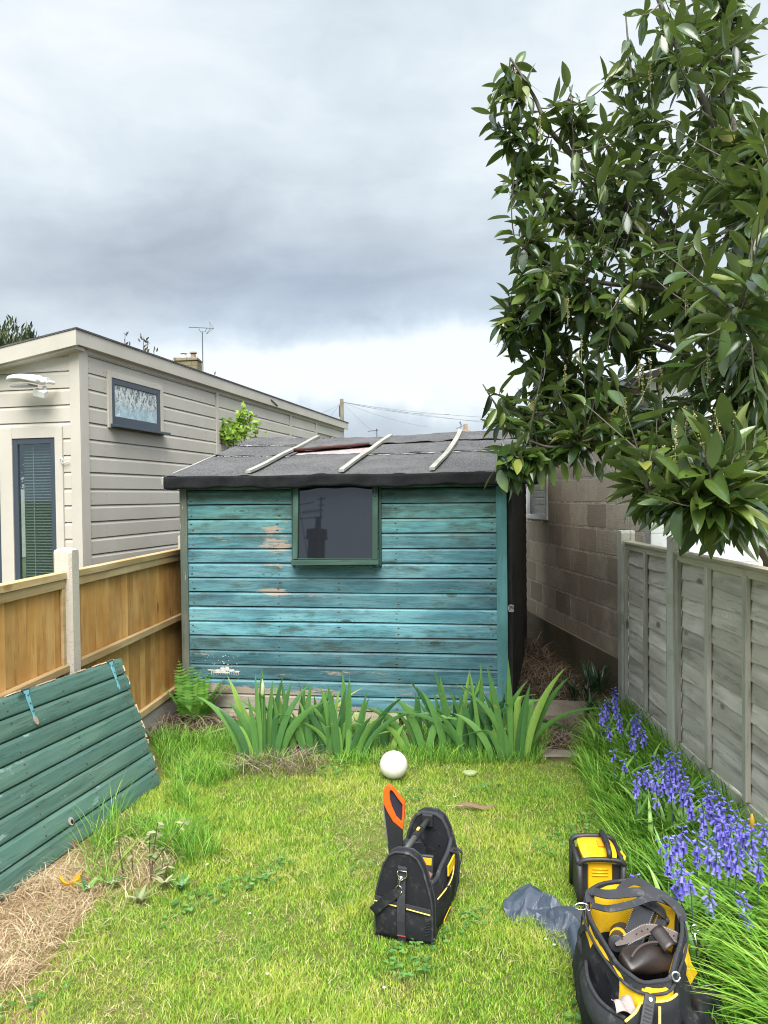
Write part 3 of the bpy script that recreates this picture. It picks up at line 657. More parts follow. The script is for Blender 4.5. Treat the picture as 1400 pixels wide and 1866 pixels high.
# ------------------------------------------------------------------ annex next door
def build_annex():
    r = empty('garden_annex', (-2.62, 6.4, 0), R(77), 'single storey garden annex clad in pale stone coloured boards with dark grey window frames', 'building')
    C = .1455; L = 8.2
    wx0, wx1, wz0, wz1 = .445, 1.313, 2.33, 2.775
    b = MB(); siding(b, .1, L, .15, 20, C, .013, .22, [(wx0 - .02, wx1 + .02, wz0, wz1 + .03), (6.55, 7.4, 2.0, 2.72)], step=.5); b.build('side_wall', M_ANNEX, r)
    b = MB(); b.box(0, L, .014, .2, .1, 3.0); b.build('wall_core', M_ANNEX, r)
    b = MB()
    for i in range(19):
        for x in (.125, .35, 1.42, 1.9, 2.35, 2.6, 2.72, 3.5, 4.3):
            if wz0 - .1 < .15 + i * C < wz1 and .37 < x < 1.37: continue
            for dz in (.035, .095): b.tube([(x + random.uniform(-.004, .004), -.012, .15 + i * C + dz), (x, -.0145, .15 + i * C + dz)], .0035, 6)
    tag(b.build('nails', plain('painted_nail', (.20, .18, .15), .7), r), kind='stuff')
    b = MB(); b.box(-.012, .1, -.024, -.0005, .1, 2.96); b.box(-.024, -.0125, -.024, .075, .1, 2.96); b.build('corner_trim', M_ANNEX, r, bevel=.002)
    b = MB()
    for x in (2.65, 5.21, 6.48): b.box(x - .03, x + .03, -.026, -.002, .1, 2.93)
    b.box(.101, L, -.022, -.0025, 2.925, 2.975); b.build('cover_strip', M_ANNEX, r)
    fr = MB(); fr.box(-.11, L + .1, -.075, -.05, 2.965, 3.09); fr.box(-.1, L, -.05, .05, 2.966, 2.98); fr.build('fascia', M_ANNEX, r, bevel=.002)
    # roof falling away to the left; front barge board
    sl = .165; D = 4.5
    b = MB(); b.hexa([(-.14, -.085, 3.09), (L + .12, -.085, 3.09), (L + .12, D, 3.09 - sl * D), (-.14, D, 3.09 - sl * D)] + [(-.14, -.085, 3.105), (L + .12, -.085, 3.105), (L + .12, D, 3.105 - sl * D), (-.14, D, 3.105 - sl * D)]); b.build('roof', M_FELT, r)
    b = MB(); b.hexa([(-.135, -.076, 2.955), (-.11, -.076, 2.955), (-.11, D, 2.955 - sl * D), (-.135, D, 2.955 - sl * D), (-.135, -.076, 3.089), (-.11, -.076, 3.089), (-.11, D, 3.089 - sl * D), (-.135, D, 3.089 - sl * D)])
    b.hexa([(-.11, -.05, 2.93), (.02, -.05, 2.93), (.02, D, 2.93 - sl * D), (-.11, D, 2.93 - sl * D), (-.11, -.05, 2.96), (.02, -.05, 2.96), (.02, D, 2.96 - sl * D), (-.11, D, 2.96 - sl * D)]); b.build('barge_board', M_ANNEX, r, bevel=.002)
    # front wall (child frame: x runs towards the corner at x = 0)
    holes = [(-.73, -.16, .2, 2.23), (-2.6, -.73, .2, 2.23)]
    b = MB(); siding(b, -D, -.002, .15, 20, C, .013, .22, holes, top=lambda x: 2.97 + sl * x, step=.1); fwl = b.build('front_wall', M_ANNEX, r); fwl.rotation_euler = (0, 0, R(-90))
    b = MB(); b.hexa([(-D, .014, .1), (-.002, .014, .1), (-.002, .05, .1), (-D, .05, .1), (-D, .014, 2.95 - sl * D), (-.002, .014, 2.95), (-.002, .05, 2.95), (-D, .05, 2.95 - sl * D)])
    def f(mb, nm, mt, par=fwl, **k): return mb.build(nm, mt, par, **k)
    # window casings on the front: two tall panes with a timber mullion between
    b = MB()
    b.box(-.2295, -.155, -.03, -.002, .2, 2.29); b.box(-.789, -.6605, -.03, -.002, .2, 2.29)
    b.box(-.66, -.23, -.0295, -.002, 2.195, 2.29); b.box(-1.8, -.79, -.03, -.002, 2.195, 2.29); b.build('window_surround', M_ANNEX, fwl, bevel=.002)
    for (a, c) in ((-.66, -.23), (-1.8, -.79)):
        b = MB(); q = .05
        b.box(a, a + q, -.02, .013, .25, 2.194); b.box(c - q, c, -.02, .013, .25, 2.194); b.box(a + q, c - q, -.02, .013, 2.194 - q, 2.194); b.box(a + q, c - q, -.02, .013, .25, .33)
        wn = b.build('tall_window', M_ANTH, fwl, bevel=.003)
        b = MB(); b.box(a + q + .001, c - q - .001, -.008, -.004, .331, 2.143); b.build('glass', glass_mat('annex_glass', (.75, .82, .8), .07, .02, alpha=1), wn)
        b = MB()
        for i in range(70): b.obox(((a + c) / 2, .05, .35 + i * .0255), (c - a - .12, .022, .0015), (R(28), 0, 0))
        b.build('blind', plain('white_blind_slat', (.42, .45, .43), .6, .1), wn)
        b = MB(); b.tube([(a + .17, .03, .4), (a + .17, .03, 2.14)], .003, 5); b.build('blind_cord', M_WHITEP, wn)
        b = MB(); b.box(a - .0, c, .12, .13, .1, 2.3); b.box(a, c, .014, .12, .1, .12); b.build('dark_interior', plain('interior', (.10, .12, .11), .9), wn)
    b = MB(); b.tube([(-.148 + .014 * math.cos(t), -.045 - .012 * math.sin(t), 1.99 + .022 * math.sin(t)) for t in [i * .45 for i in range(12)]] + [(-.09, -.032, 1.985)], .005, 6); b.build('window_hook', M_WHITEP, fwl)
    b = MB(); b.box(-.86, -.80, -.05, -.02, 1.7, 1.92); b.box(-.85, -.81, -.08, -.05, 1.72, 1.78); b.build('door_handle', M_ANTH, fwl, bevel=.004)
    # small top window on the side wall
    b = MB(); e = .055
    b.box(wx0 - e, wx0, -.03, -.002, wz0 - .02, wz1 + e, None); b.box(wx1, wx1 + e, -.03, -.002, wz0 - .02, wz1 + e); b.box(wx0, wx1, -.03, -.002, wz1, wz1 + e); b.build('window_surround', M_ANNEX, r, bevel=.002)
    b = MB(); q = .055; z0 = wz0 + .02
    b.box(wx0 + .001, wx0 + q, -.024, .013, z0, wz1); b.box(wx1 - q, wx1 - .001, -.024, .013, z0, wz1); b.box(wx0 + q, wx1 - q, -.024, .013, wz1 - q, wz1 - .001); b.box(wx0 + q, wx1 - q, -.024, .013, z0, z0 + q + .02); wn = b.build('side_window', M_ANTH, r, bevel=.003)
    def fr_(t):
        v = t.coord(); s = t.sep(v)
        vv = t.vmath('ADD', v, t.vmath('SCALE', t.vmath('SUBTRACT', t.noise(v, 24, 4, .6, out=1), (.5, .5, .5)), scale=.10))
        n = t.noise(t.mapping(vv, (1, 1, .8)), 13, 4, .6); n2 = t.noise(t.mapping(vv, (1, 1, .35)), 38, 3, .6)
        up = t.smooth(s[2], 2.48, 2.60)
        a = t.mix(t.smooth(n, .42, .60), (.30, .42, .47), (.42, .55, .60)); b_ = t.mix(t.smooth(n2, .42, .54), (.06, .06, .055), (.62, .64, .62))
        a = t.mix(t.smooth(n2, .60, .66), a, (.75, .8, .82))
        return {'Base Color': t.mix(t.math('MULTIPLY', up, .85), a, b_), 'Roughness': .12, 'Specular IOR Level': .6, 'Normal': t.bump(n2, .6, .01)}
    b = MB(); b.box(wx0 + q + .001, wx1 - q - .001, -.014, -.010, z0 + q + .021, wz1 - q - .001); b.build('frosted_glass', material('patterned_glass', fr_), wn)
    b = MB(); b.hexa([(wx0 - .03, -.10, z0 - .035), (wx1 + .07, -.10, z0 - .035), (wx1 + .07, -.003, z0 - .03), (wx0 - .03, -.003, z0 - .03), (wx0 - .03, -.10, z0 - .012), (wx1 + .07, -.10, z0 - .012), (wx1 + .07, -.031, z0 - .001), (wx0 - .03, -.031, z0 - .001)]); b.build('sill', M_ANTH, wn, bevel=.003)
    b = MB(); b.box(6.56, 7.39, .0, .01, 2.0, 2.70); b.build('dark_window', M_ANTH, r)
    b = MB(); b.tube([(4.25, -.082, 3.045), (4.5, -.084, 2.985)], .008, 6); b.build('fascia_bracket', M_GALV, r)
    # floodlight fixed to the front wall
    q = empty('outdoor_light', P(86, 700, 6.37), R(-13), 'white cobra head outdoor light with a motion sensor fixed to the annex wall', 'light')
    b = MB(); rings = []
    for i in range(11):
        s = i / 10; x = .01 - .31 * s; hw = .085 * math.sin(math.pi * min(1, .22 + .6 * s) ** .9) + .012; zc = .035 * math.sin(s * 2.2) - .0; hh = .042 * (1 - .5 * s) + .016
        if i == 10: hw *= .5
        rings.append([(x, -.10 + hw * math.cos(a), zc + hh * math.sin(a) * (1 if math.sin(a) > 0 else .35)) for a in [k * math.pi / 6 for k in range(12)]])
    b.loft(rings); b.build('lamp_head', M_WHITEP, q, smooth=True)
    b = MB(); b.prism([(-.06, -.165, -.012), (-.25, -.155, -.012), (-.28, -.1, -.012), (-.25, -.05, -.012), (-.06, -.04, -.012)], (0, 0, -.018)); b.build('lens', M_GREYP, q, bevel=.003)
    b = MB(); b.tube([(-.04, -.1, .01), (.03, -.08, .01), (.05, -.02, .01), (.05, .02, .01)], .017, 8); b.obox((.03, -.05, .02), (.04, .05, .05)); b.build('bracket', M_WHITEP, q, bevel=.003)
    b = MB(); b.obox((-.02, -.06, -.085), (.10, .07, .06), (R(20), R(14), R(15))); b.obox((.0, -.03, -.045), (.03, .03, .05)); b.build('motion_sensor', M_WHITEP, q, bevel=.006)
build_annex()

# ------------------------------------------------------------------ left fence
def concrete_post(par, x, w_, ztop, mat, cap=True, y=0.0):
    b = MB(); h = w_ / 2
    ch = .014
    ring = lambda z, k=h, c=ch: [(x + sx * (k - (c if e else 0)), y + sy * (k - (0 if e else c)), z) for sx, sy, e in ((-1, -1, 0), (-1, -1, 1), (1, -1, 1), (1, -1, 0), (1, 1, 0), (1, 1, 1), (-1, 1, 1), (-1, 1, 0))]
    b.loft([ring(-.1), ring(ztop - .03), ring(ztop - .012, h, .02)] + ([[(x + (px_ - x) * .35, y + (py_ - y) * .35, ztop) for px_, py_, _ in ring(0)]] if cap else []))
    return b.build('concrete_post', mat, par)
def build_left_fence():
    az = R(4.5); r = empty('wooden_fence', (-1.775, 4.12, 0), math.pi / 2 - az, 'golden brown close board fence with a pitted concrete post and a concrete gravel board', 'fence')
    concrete_post(r, 0, .105, 1.385, M_POSTL); concrete_post(r, -1.93, .105, 1.385, M_POSTL); concrete_post(r, 1.93, .105, 1.36, M_POSTL)
    for (x0, x1, zt) in ((.055, 1.87, 1.235), (-1.875, -.055, 1.235)):
        p = MB(); x = x0
        while x < x1 - .02:
            wv = .095; xe = min(x + wv, x1); r_ = random.random(); t0, t1 = random.uniform(.0, .003), 0
            p.hexa([(x, .004, .15), (xe, -.002, .15), (xe, .012, .15), (x, .014, .15), (x, .004 + random.uniform(-.003, .003), zt - .02), (xe, -.002, zt - .02), (xe, .012, zt - .02), (x, .014, zt - .02)], r_)
            x = xe - .004
        pn = p.build('fence_panel', M_PINE, r)
        b = MB(); b.box(x0, x1, -.03, .035, zt - .02 + .0, zt + .018, j=.001); b.box(x0, x1, -.022, -.003, zt - .07, zt - .021); b.build('capping_rail', M_PINERAIL, pn, bevel=.003)
        b = MB(); b.box(x0, x1, -.04, -.003, .70, .742, j=.003); b.box(x0, x1, -.036, -.003, .152, .20); b.box(x0, x0 + .03, -.02, -.003, .2, zt - .07); b.box(x1 - .03, x1, -.02, -.003, .2, zt - .07); b.build('rail', M_PINERAIL, pn, bevel=.003)
        b = MB(); b.box(x0, x1, -.025, .025, -.1, .148); b.build('gravel_board', m_concrete('grey_gravel_board', (.33, .30, .26), (.43, .40, .35), (.2, .18, .15), .66), r)
build_left_fence()

# ------------------------------------------------------------------ right fence
def build_right_fence():
    a = math.atan2(-1.06, -.03)
    r = empty('panel_fence', (1.80, 4.53, 0), a, 'weathered grey overlap panel fence between slotted concrete posts', 'fence')
    for x, zt in ((0, 1.385), (-1.06, 1.375), (1.93, 1.385)):
        b = MB(); h = .052; ring = lambda z, k: [(x + dx, dy, z) for dx, dy in ((-k, -h), (k, -h), (k, -.022), (k - .012, -.018), (k - .012, .018), (k, .022), (k, h), (-k, h), (-k, .022), (-k + .012, .018), (-k + .012, -.018), (-k, -.022))]
        b.loft([ring(-.1, .05), ring(zt - .02, .05), ring(zt, .04)]); b.build('concrete_post', M_POSTR, r, bevel=.004)
    for (x0, x1, zt, bt) in ((.058, 1.88, 1.30, (.515, .97, 1.42)), (-1.0, -.058, 1.30, (-.53,))):
        # overlapping slats, wavy lower edge
        b = MB(); nz = 11; cov = (zt - .05 - .16) / nz
        for i in range(nz):
            r_ = random.random(); z0 = .16 + i * cov; n = max(4, int((x1 - x0) / .06)); ph = random.uniform(0, 9); pts = []
            for q in range(n + 1):
                x = x0 + .02 + (x1 - x0 - .04) * q / n; wv = .006 * math.sin(x * 5 + ph) + .003 * math.sin(x * 17 + ph * 2)
                pts += [(x, -.016 + .002 * math.sin(x * 7 + ph), z0 - .012 + wv), (x, -.004, z0 + cov + .004), (x, .003, z0 + cov + .004), (x, -.008, z0 - .012 + wv)]
            b.add(pts, [(q * 4 + j, q * 4 + (j + 1) % 4, (q + 1) * 4 + (j + 1) % 4, (q + 1) * 4 + j)[::-1] for q in range(n) for j in range(4)] + [(0, 1, 2, 3), (n * 4 + 3, n * 4 + 2, n * 4 + 1, n * 4)], r_)
        pn = b.build('fence_panel', M_GREYW, r)
        for bx in (x0 + .02,) + bt + (x1 - .02,):
            b = MB(); b.box(bx - .021, bx + .021, -.040, -.0165, .15, zt - .05, j=.002); b.build('batten', M_GREYB, pn, bevel=.003)
        b = MB(); b.box(x0, x1, -.044, .03, zt - .018, zt, j=.002); b.box(x0, x1, -.03, -.004, zt - .062, zt - .019); b.build('top_rail', M_GREYR, pn, bevel=.003)
        b = MB(); b.box(x0 + .0, x1, -.024, .024, -.1, .145); b.build('gravel_board', M_POSTR, r, bevel=.004)
build_right_fence()

# ------------------------------------------------------------------ block outbuilding
def build_block():
    n = Vector((.096, -1, 0)).normalized(); L = 5.53 * math.hypot(1, .096)
    r = empty('block_outbuilding', (1.98 - .096 * 5.5, 11.03, 0), math.atan2(n.y, n.x), 'outbuilding of rough brown concrete blocks with a white painted end wall and a tiled roof', 'building')
    b = MB(); X0, X1 = 2.40, 3.15; T = .1
    for (a, c, z0, z1) in ((0, X0, -.1, 2.5), (X1, L, -.1, 2.5), (X0, X1, -.1, 1.38), (X0, X1, 2.1, 2.5)): b.box(a, c, 0, T, z0, z1)
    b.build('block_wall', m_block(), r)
    b = MB(); b.grid(lambda u, v: (L * u, -.03 - .015 * math.sin(u * 43) * v, .30 - .34 * v), 60, 3, (0, .028, 0)); b.build('plinth', m_concrete('earthy_plinth', (.13, .105, .07), (.19, .16, .11), (.07, .06, .03), .6, moss=.5), r)
    b = MB(); e = .05
    b.box(X0, X0 + e, -.02, .05, 1.38, 2.1); b.box(X1 - e, X1, -.02, .05, 1.38, 2.1); b.box(X0 + e, X1 - e, -.02, .05, 1.38, 1.38 + e); b.box(X0 + e, X1 - e, -.02, .05, 2.1 - e, 2.1); wn = b.build('window', M_WHITEP, r, bevel=.004)
    b = MB(); b.box(X0 + e, X1 - e, .01, .016, 1.43, 2.05); b.build('glass', glass_mat('outbuilding_glass', (.6, .6, .6), .12, .03, alpha=1), wn)
    b = MB(); b.box(X0 + .05, X1 - .05, .12, .16, 1.52, 1.60); b.build('shelf', M_PINERAIL, wn)
    b = MB(); b.box(X0 - .1, X1 + .1, .2, .22, 1.2, 2.3); b.build('dark_interior', wood('brown_interior', [(.10, .06, .045), (.14, .085, .06), (.09, .05, .04)]), wn)
    W = 4.0
    b = MB(); b.prism([(0, 0, -.1), (W, 0, -.1), (W, 0, 2.5), (W / 2, 0, 3.1), (0, 0, 2.5)], (0, .1, 0)); o = b.build('white_end_wall', m_whiteblock(), r); o.rotation_euler = (0, 0, R(90)); o.location = (L + .003, 0, 0)
    b = MB()
    for s in (0, 1):
        y0, y1 = (-.18, W / 2) if not s else (W + .18, W / 2); zb = 2.5 - .054
        b.hexa([(-.3, y0, zb), (L + .15, y0, zb), (L + .15, y1, 3.12), (-.3, y1, 3.12), (-.3, y0, zb + .05), (L + .15, y0, zb + .05), (L + .15, y1, 3.17), (-.3, y1, 3.17)])
    b.build('tiled_roof', M_TILES, r)
    b = MB(); b.box(-.3, L + .15, -.2, -.182, 2.42, 2.50); b.build('fascia', M_DARKW, r)
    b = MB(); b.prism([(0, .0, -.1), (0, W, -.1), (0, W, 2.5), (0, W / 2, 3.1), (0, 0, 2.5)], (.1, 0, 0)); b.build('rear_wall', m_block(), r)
build_block()

# ------------------------------------------------------------------ far things
M_STONE = m_brick('mossy_stone_chimney', (.17, .14, .085), (.25, .21, .13), (.09, .075, .05), .36, .16)
M_POT = plain('clay_pot', (.30, .22, .16), .8)
M_WIRE = plain('aerial_metal', (.10, .11, .12), .5)
def distant_house(loc, ridge_x, z_r, depth, ch, lab, stone, wallm):
    r = empty('house', loc, 0, lab, 'house'); x0, x1 = ridge_x; e = z_r - 1.6; d = depth / 2
    b = MB(); b.box(x0, x1, -d, d, 0, e); b.build('wall', wallm, r)
    b = MB(); b.prism([(x0 - .2, -d - .3, e - .15), (x0 - .2, d + .3, e - .15), (x0 - .2, 0, z_r)], (x1 - x0 + .4, 0, 0)); ro = b.build('roof', M_TILES, r)
    cx, w_, zt, dd = ch
    b = MB(); b.box(cx - w_ / 2, cx + w_ / 2, -dd, dd, z_r - .6, zt - .14, j=.01); b.box(cx - w_ / 2 - .03, cx + w_ / 2 + .03, -dd - .03, dd + .03, zt - .139, zt - .04, j=.02); c = b.build('chimney', stone, ro, bevel=.02)
    return r, c, cx, zt
def build_far():
    r, c, cx, zt = distant_house((0, 25, 0), (-14, -5.7), 5.15, 7, (-6.53, .76, 6.38, .3), 'far house behind the annex with a mossy stone chimney and two capped pots', M_STONE, plain('render', (.4, .38, .34), .9))
    for dx, wcap in ((-.15, .11), (.17, .1)):
        b = MB(); b.tube([(cx + dx, 0, zt - .06), (cx + dx, 0, zt + .12)], [.10, .085], 12); b.tube([(cx + dx, 0, zt + .16), (cx + dx, 0, zt + .20)], [.13, .12], 12); b.tube([(cx + dx + .06, 0, zt + .1), (cx + dx + .06, 0, zt + .17)], .012, 5); b.tube([(cx + dx - .06, 0, zt + .1), (cx + dx - .06, 0, zt + .17)], .012, 5)
        b.build('chimney_pot', M_POT if dx > 0 else M_WHITEP, c)
    q = empty('television_aerial', tuple(P(370, 676, 24.6)), 0, 'tall television aerial on a thin mast beside the mossy far chimney', 'aerial')
    b = MB(); b.tube([(0, 0, -.5), (0, 0, 1.30)], .018, 6); b.tube([(-.11, 0, 1.40), (-.06, 0, 1.29), (.1, 0, 1.29), (.14, 0, 1.40)], .01, 5); b.build('mast', M_WIRE, q)
    b = MB(); b.tube([(-.44, 0, 1.45), (.38, 0, 1.40)], .012, 5)
    for i in range(13): x = -.42 + i * .055; b.tube([(x, -.09, 1.448 - i * .003 - .02), (x, .09, 1.448 - i * .003 + .02)], .012, 5)
    b.tube([(.28, 0, 1.41), (.2, .12, 1.66)], .01, 5); b.tube([(.28, 0, 1.41), (.16, -.12, 1.20)], .01, 5); b.tube([(.16, -.1, 1.20), (.38, 0, 1.40)], .01, 5); b.tube([(.2, .12, 1.66), (.38, 0, 1.40)], .01, 5); b.build('antenna', M_WIRE, q)
    r, c, cx, zt = distant_house((0, 40, 0), (2.5, 8.5), 4.75, 8, (4.55, .55, 5.18, .35), 'distant house roof with a small buff chimney beyond the shed roof', m_brick('buff_brick', (.33, .27, .19), (.42, .35, .26), (.2, .18, .15)), plain('render', (.4, .38, .34), .9))
    b = MB(); b.tube([(cx - .1, 0, zt - .08), (cx - .1, 0, zt + .34)], [.13, .10], 10); b.build('chimney_pot', M_POT, c)
    b = MB(); b.tube([(cx - .35, 0, zt - 1), (cx - .35, 0, zt + .5)], .02, 5); b.tube([(cx - .6, 0, zt + .1), (cx - .1, 0, zt + .3)], .02, 5); b.tube([(cx - .45, 0, zt + .45), (cx - .3, 0, zt + .3)], .02, 5); b.build('chimney_aerial', M_WIRE, c)
    q = empty('television_aerial', tuple(P(687, 800, 45)), 0, 'tiny far aerial showing above the middle of the shed roof', 'aerial')
    b = MB(); b.tube([(0, 0, -3), (0, 0, .62)], .03, 5); b.tube([(-.55, 0, .48), (.1, 0, .55)], .03, 5); b.tube([(.0, -.2, .62), (.0, .2, .5)], .03, 5); b.build('mast', M_WIRE, q)
    # telegraph pole and its lines
    base = P(625, 905, 40); q = empty('telegraph_pole', (base.x, 40, 0), 0, 'grey wooden telegraph pole with lines fanning out beyond the annex', 'pole')
    zt = P(625, 727, 40).z
    b = MB(); b.tube([(0, 0, 0), (0, 0, zt)], [.14, .10], 10); b.build('pole', wood('pole_wood', [(.24, .20, .15), (.3, .26, .2), (.2, .17, .13)], axis=2), q)
    b = MB(); b.box(-.15, -.09, -.05, .05, zt - .95, zt - .35); b.build('junction_box', M_ANTH, q)
    b = MB()
    for (px, py, Y) in ((560, 756, 30), (820, 755, 36), (920, 770, 33), (1000, 765, 30), (780, 778, 50), (700, 800, 60), (560, 800, 60), (1100, 790, 35)):
        e = P(px, py, Y) - Vector((base.x, 40, 0)); a = Vector((0, 0, zt - .15)); m = (a + e) / 2 - Vector((0, 0, .35)); b.tube(bez(a, m, e, 14), .006, 4)
    b.build('telephone_line', M_WIRE, q)
    # chimney stack of the house behind the viewer (seen in the shed window)
    hx, hy = -12.0, -22.2; r = empty('house', (hx, hy, -.45), R(20), 'dark house behind the viewer mirrored in the shed window with a stack and aerials', 'house')
    dk = m_brick('dark_brick', (.05, .04, .036), (.07, .055, .05), (.03, .03, .028))
    b = MB(); b.box(-6, 6, -8, 0, 0, 3.2); b.build('wall', dk, r)
    b = MB(); b.prism([(-6.3, .4, 3.1), (-6.3, -8.4, 3.1), (-6.3, -4, 4.75)], (12.6, 0, 0)); ro = b.build('roof', M_TILES, r)
    b = MB(); b.box(-.30, .30, -1.4, -.8, 3.0, 5.9); b.box(-.40, .40, -1.48, -.72, 5.5, 5.62); b.box(-.37, .37, -1.45, -.75, 5.62, 6.0); ch = b.build('chimney', dk, ro, bevel=.02)
    b = MB(); b.tube([(.15, -1, 6.0), (.15, -1, 6.45)], [.15, .12], 10); b.tube([(.15, -1, 6.5), (.15, -1, 6.58)], .2, 10); b.build('chimney_pot', dk, ch)
    q = empty('television_aerial', (hx + .95, hy, -.45), R(20), 'stacked aerials on a mast mirrored in the shed window', 'aerial'); b = MB(); b.tube([(0, 0, 3.5), (0, 0, 7.4)], .035, 6)
    for z, x0, x1 in ((7.3, -.25, .25), (7.0, -.2, .2), (6.75, -1.2, .15), (6.45, -1.5, .1)): b.tube([(x0, 0, z), (x1, 0, z)], .025, 5)
    for i in range(9): b.tube([(-1.4 + i * .16, -.12, 6.45), (-1.4 + i * .16, .12, 6.45)], .02, 4); b.tube([(-1.1 + i * .14, 0, 6.65), (-1.1 + i * .14, 0, 6.85)], .02, 4)
    b.tube([(-.9, -.5, 3.5), (-1.9, -.5, 7.3)], .02, 5); b.tube([(-2.0, -.5, 7.25), (-.9, -.5, 7.3)], .025, 5); b.build('mast', M_WIRE, q)
build_far()

# ------------------------------------------------------------------ the loose door leaning on the left fence
def build_door():
    c = G(293, 1428); L = 1.9; ex = Vector((.223, .975, 0)).normalized(); ey = Vector((-ex.y, ex.x, 0))
    ez = (ey * .254 + Vector((0, 0, .72))).normalized(); n = ex.cross(ez) * -1
    M = Matrix((ex, n, ez)).transposed().to_4x4(); M.translation = c - ex * L
    r = empty('loose_door', (0, 0, 0), 0, 'removed green boarded door with two strap hinges lying on its side against the golden fence', 'door'); r.matrix_world = M
    H = .765; N = 8; cv = H / N
    b = MB()
    for i in range(N):
        z0, z1 = i * cv, (i + 1) * cv; r_ = random.random(); e = L + random.uniform(-.012, .012) - .006; ph = random.uniform(0, 9)
        m = 60; pts = []
        for k in range(m + 1):
            x = -.3 + (e + .3) * k / m
            if k == m: x = e
            prof = [(.012, z0), (-.004, z0 + .0015), (-.011, z0 + .007), (-.013, z0 + .02), (-.013, z1 - .02), (-.007, z1 - .004), (.012, z1)]
            if k == m: prof = [(y, z + random.uniform(-.002, .002)) for y, z in prof]
            pts += [(x + (random.uniform(-.008, .004) if k == m else 0), y, z * (1 + .03 * (L - x))) for y, z in prof]
        w_ = 7; b.add(pts, [(k * w_ + j, (k + 1) * w_ + j, (k + 1) * w_ + (j + 1) % w_, k * w_ + (j + 1) % w_) for k in range(m) for j in range(w_)] + [tuple(range(w_))[::-1], tuple(m * w_ + j for j in range(w_))], r_)
    bd = b.build('door_boards', M_DOOR, r)
    b = MB(); b.box(-.25, L - .05, .0125, .045, .04, .12); b.box(-.25, L - .05, .0125, .045, H - .12, H - .04); b.box(L - .15, L - .06, .0125, .04, .13, H - .13); b.build('back_brace', wood('raw_timber', [(.45, .33, .2), (.5, .4, .26), (.4, .3, .18)]), r)
    b = MB()
    for i in range(10): x = L - .004 - random.random() * .006; z = random.uniform(.08, H - .08); b.box(x, x + .010, -.0135, .008, z, z + random.uniform(.01, .05), j=.003)
    for i in range(12): x = random.uniform(.9, 1.8); b.box(x, x + random.uniform(.03, .1), -.010, .005, H * (1 + .03 * (L - x)) - .002, H * (1 + .03 * (L - x)) + .003, j=.001)
    b.build('split_edge', wood('fresh_splintered_timber', [(.60, .42, .26), (.5, .33, .2), (.66, .5, .34)], knot=False), bd)
    bluem = plain('pale_blue_paint_on_iron', (.12, .33, .37), .6, .3, 80); 
    for x, rust in ((L - .11, 0), (L - .80, 1)):
        zt = H * (1 + .03 * (L - x)); b = MB()
        prof = [(-.018, .0), (.018, .0), (.014, -.015), (.009, -.02), (.012, -.04), (.006, -.13), (.010, -.15), (.0, -.175), (-.010, -.15), (-.006, -.13), (-.012, -.04), (-.009, -.02), (-.014, -.015)]
        b.prism([(x + p * 1.1, -.0135, zt - .004 + q) for p, q in prof], (0, -.005, 0)); hh = b.build('strap_hinge', bluem, r, bevel=.0015)
        b = MB(); b.tube([(x - .024, -.016, zt + .002), (x + .024, -.016, zt + .002)], .006, 8)
        for q in (-.03, -.07, -.11): b.tube([(x, -.018, zt + q), (x, -.022, zt + q)], .004, 6)
        b.build('hinge_pin', M_GALV, hh)
        if rust: b = MB(); b.prism([(x + .010 * math.cos(a) * 1.2, -.0188, zt - .158 + .022 * math.sin(a)) for a in [k * .785 for k in range(8)]], (0, -.004, 0)); b.build('rust_lump', plain('flaking_rust', (.28, .20, .16), .9, .5, 90), hh)
    nl = MB()
    for i in range(N):
        for x in (L - .045, L - .07, L - .55, L - .95, L - 1.35):
            for q in (.3, .7): z = (i + q) * cv * (1 + .03 * (L - x)); nl.tube([(x + random.uniform(-.01, .01), -.0128, z)] + [(x, -.0145, z)], .003, 6)
    tag(nl.build('nails', M_RUST, bd), kind='stuff')
    # knot hole and a chipped, rusty notch on the lower edge
    def onp(px, py):
        d = ray(px, py); t_ = (c - CAM).dot(n) / d.dot(n); return M.inverted() @ (CAM + d * t_)
    h = onp(125, 1498); b = MB(); ring = [(h.x + .016 * math.cos(a), -.0136, h.z + .02 * math.sin(a)) for a in [k * .5236 for k in range(12)]]
    b.prism(ring, (0, -.003, 0)); kh = b.build('knot_hole', plain('hole_rim', (.42, .36, .32), .9, .5, 200), bd)
    b = MB(); b.prism([(h.x + .009 * math.cos(a) + .003, -.0168, h.z + .011 * math.sin(a) - .004) for a in [k * .5236 for k in range(12)]], (0, -.001, 0)); b.build('hole', M_BLACK, kh)
    h = onp(131, 1538); b = MB(); b.prism([(h.x - .02, -.014, .0), (h.x + .025, -.014, .0), (h.x + .03, -.014, .028), (h.x - .005, -.014, .04), (h.x - .02, -.014, .02)], (0, -.002, 0)); b.build('chipped_notch', plain('rusty_timber', (.16, .09, .06), .9, .5, 90), bd)
build_door()
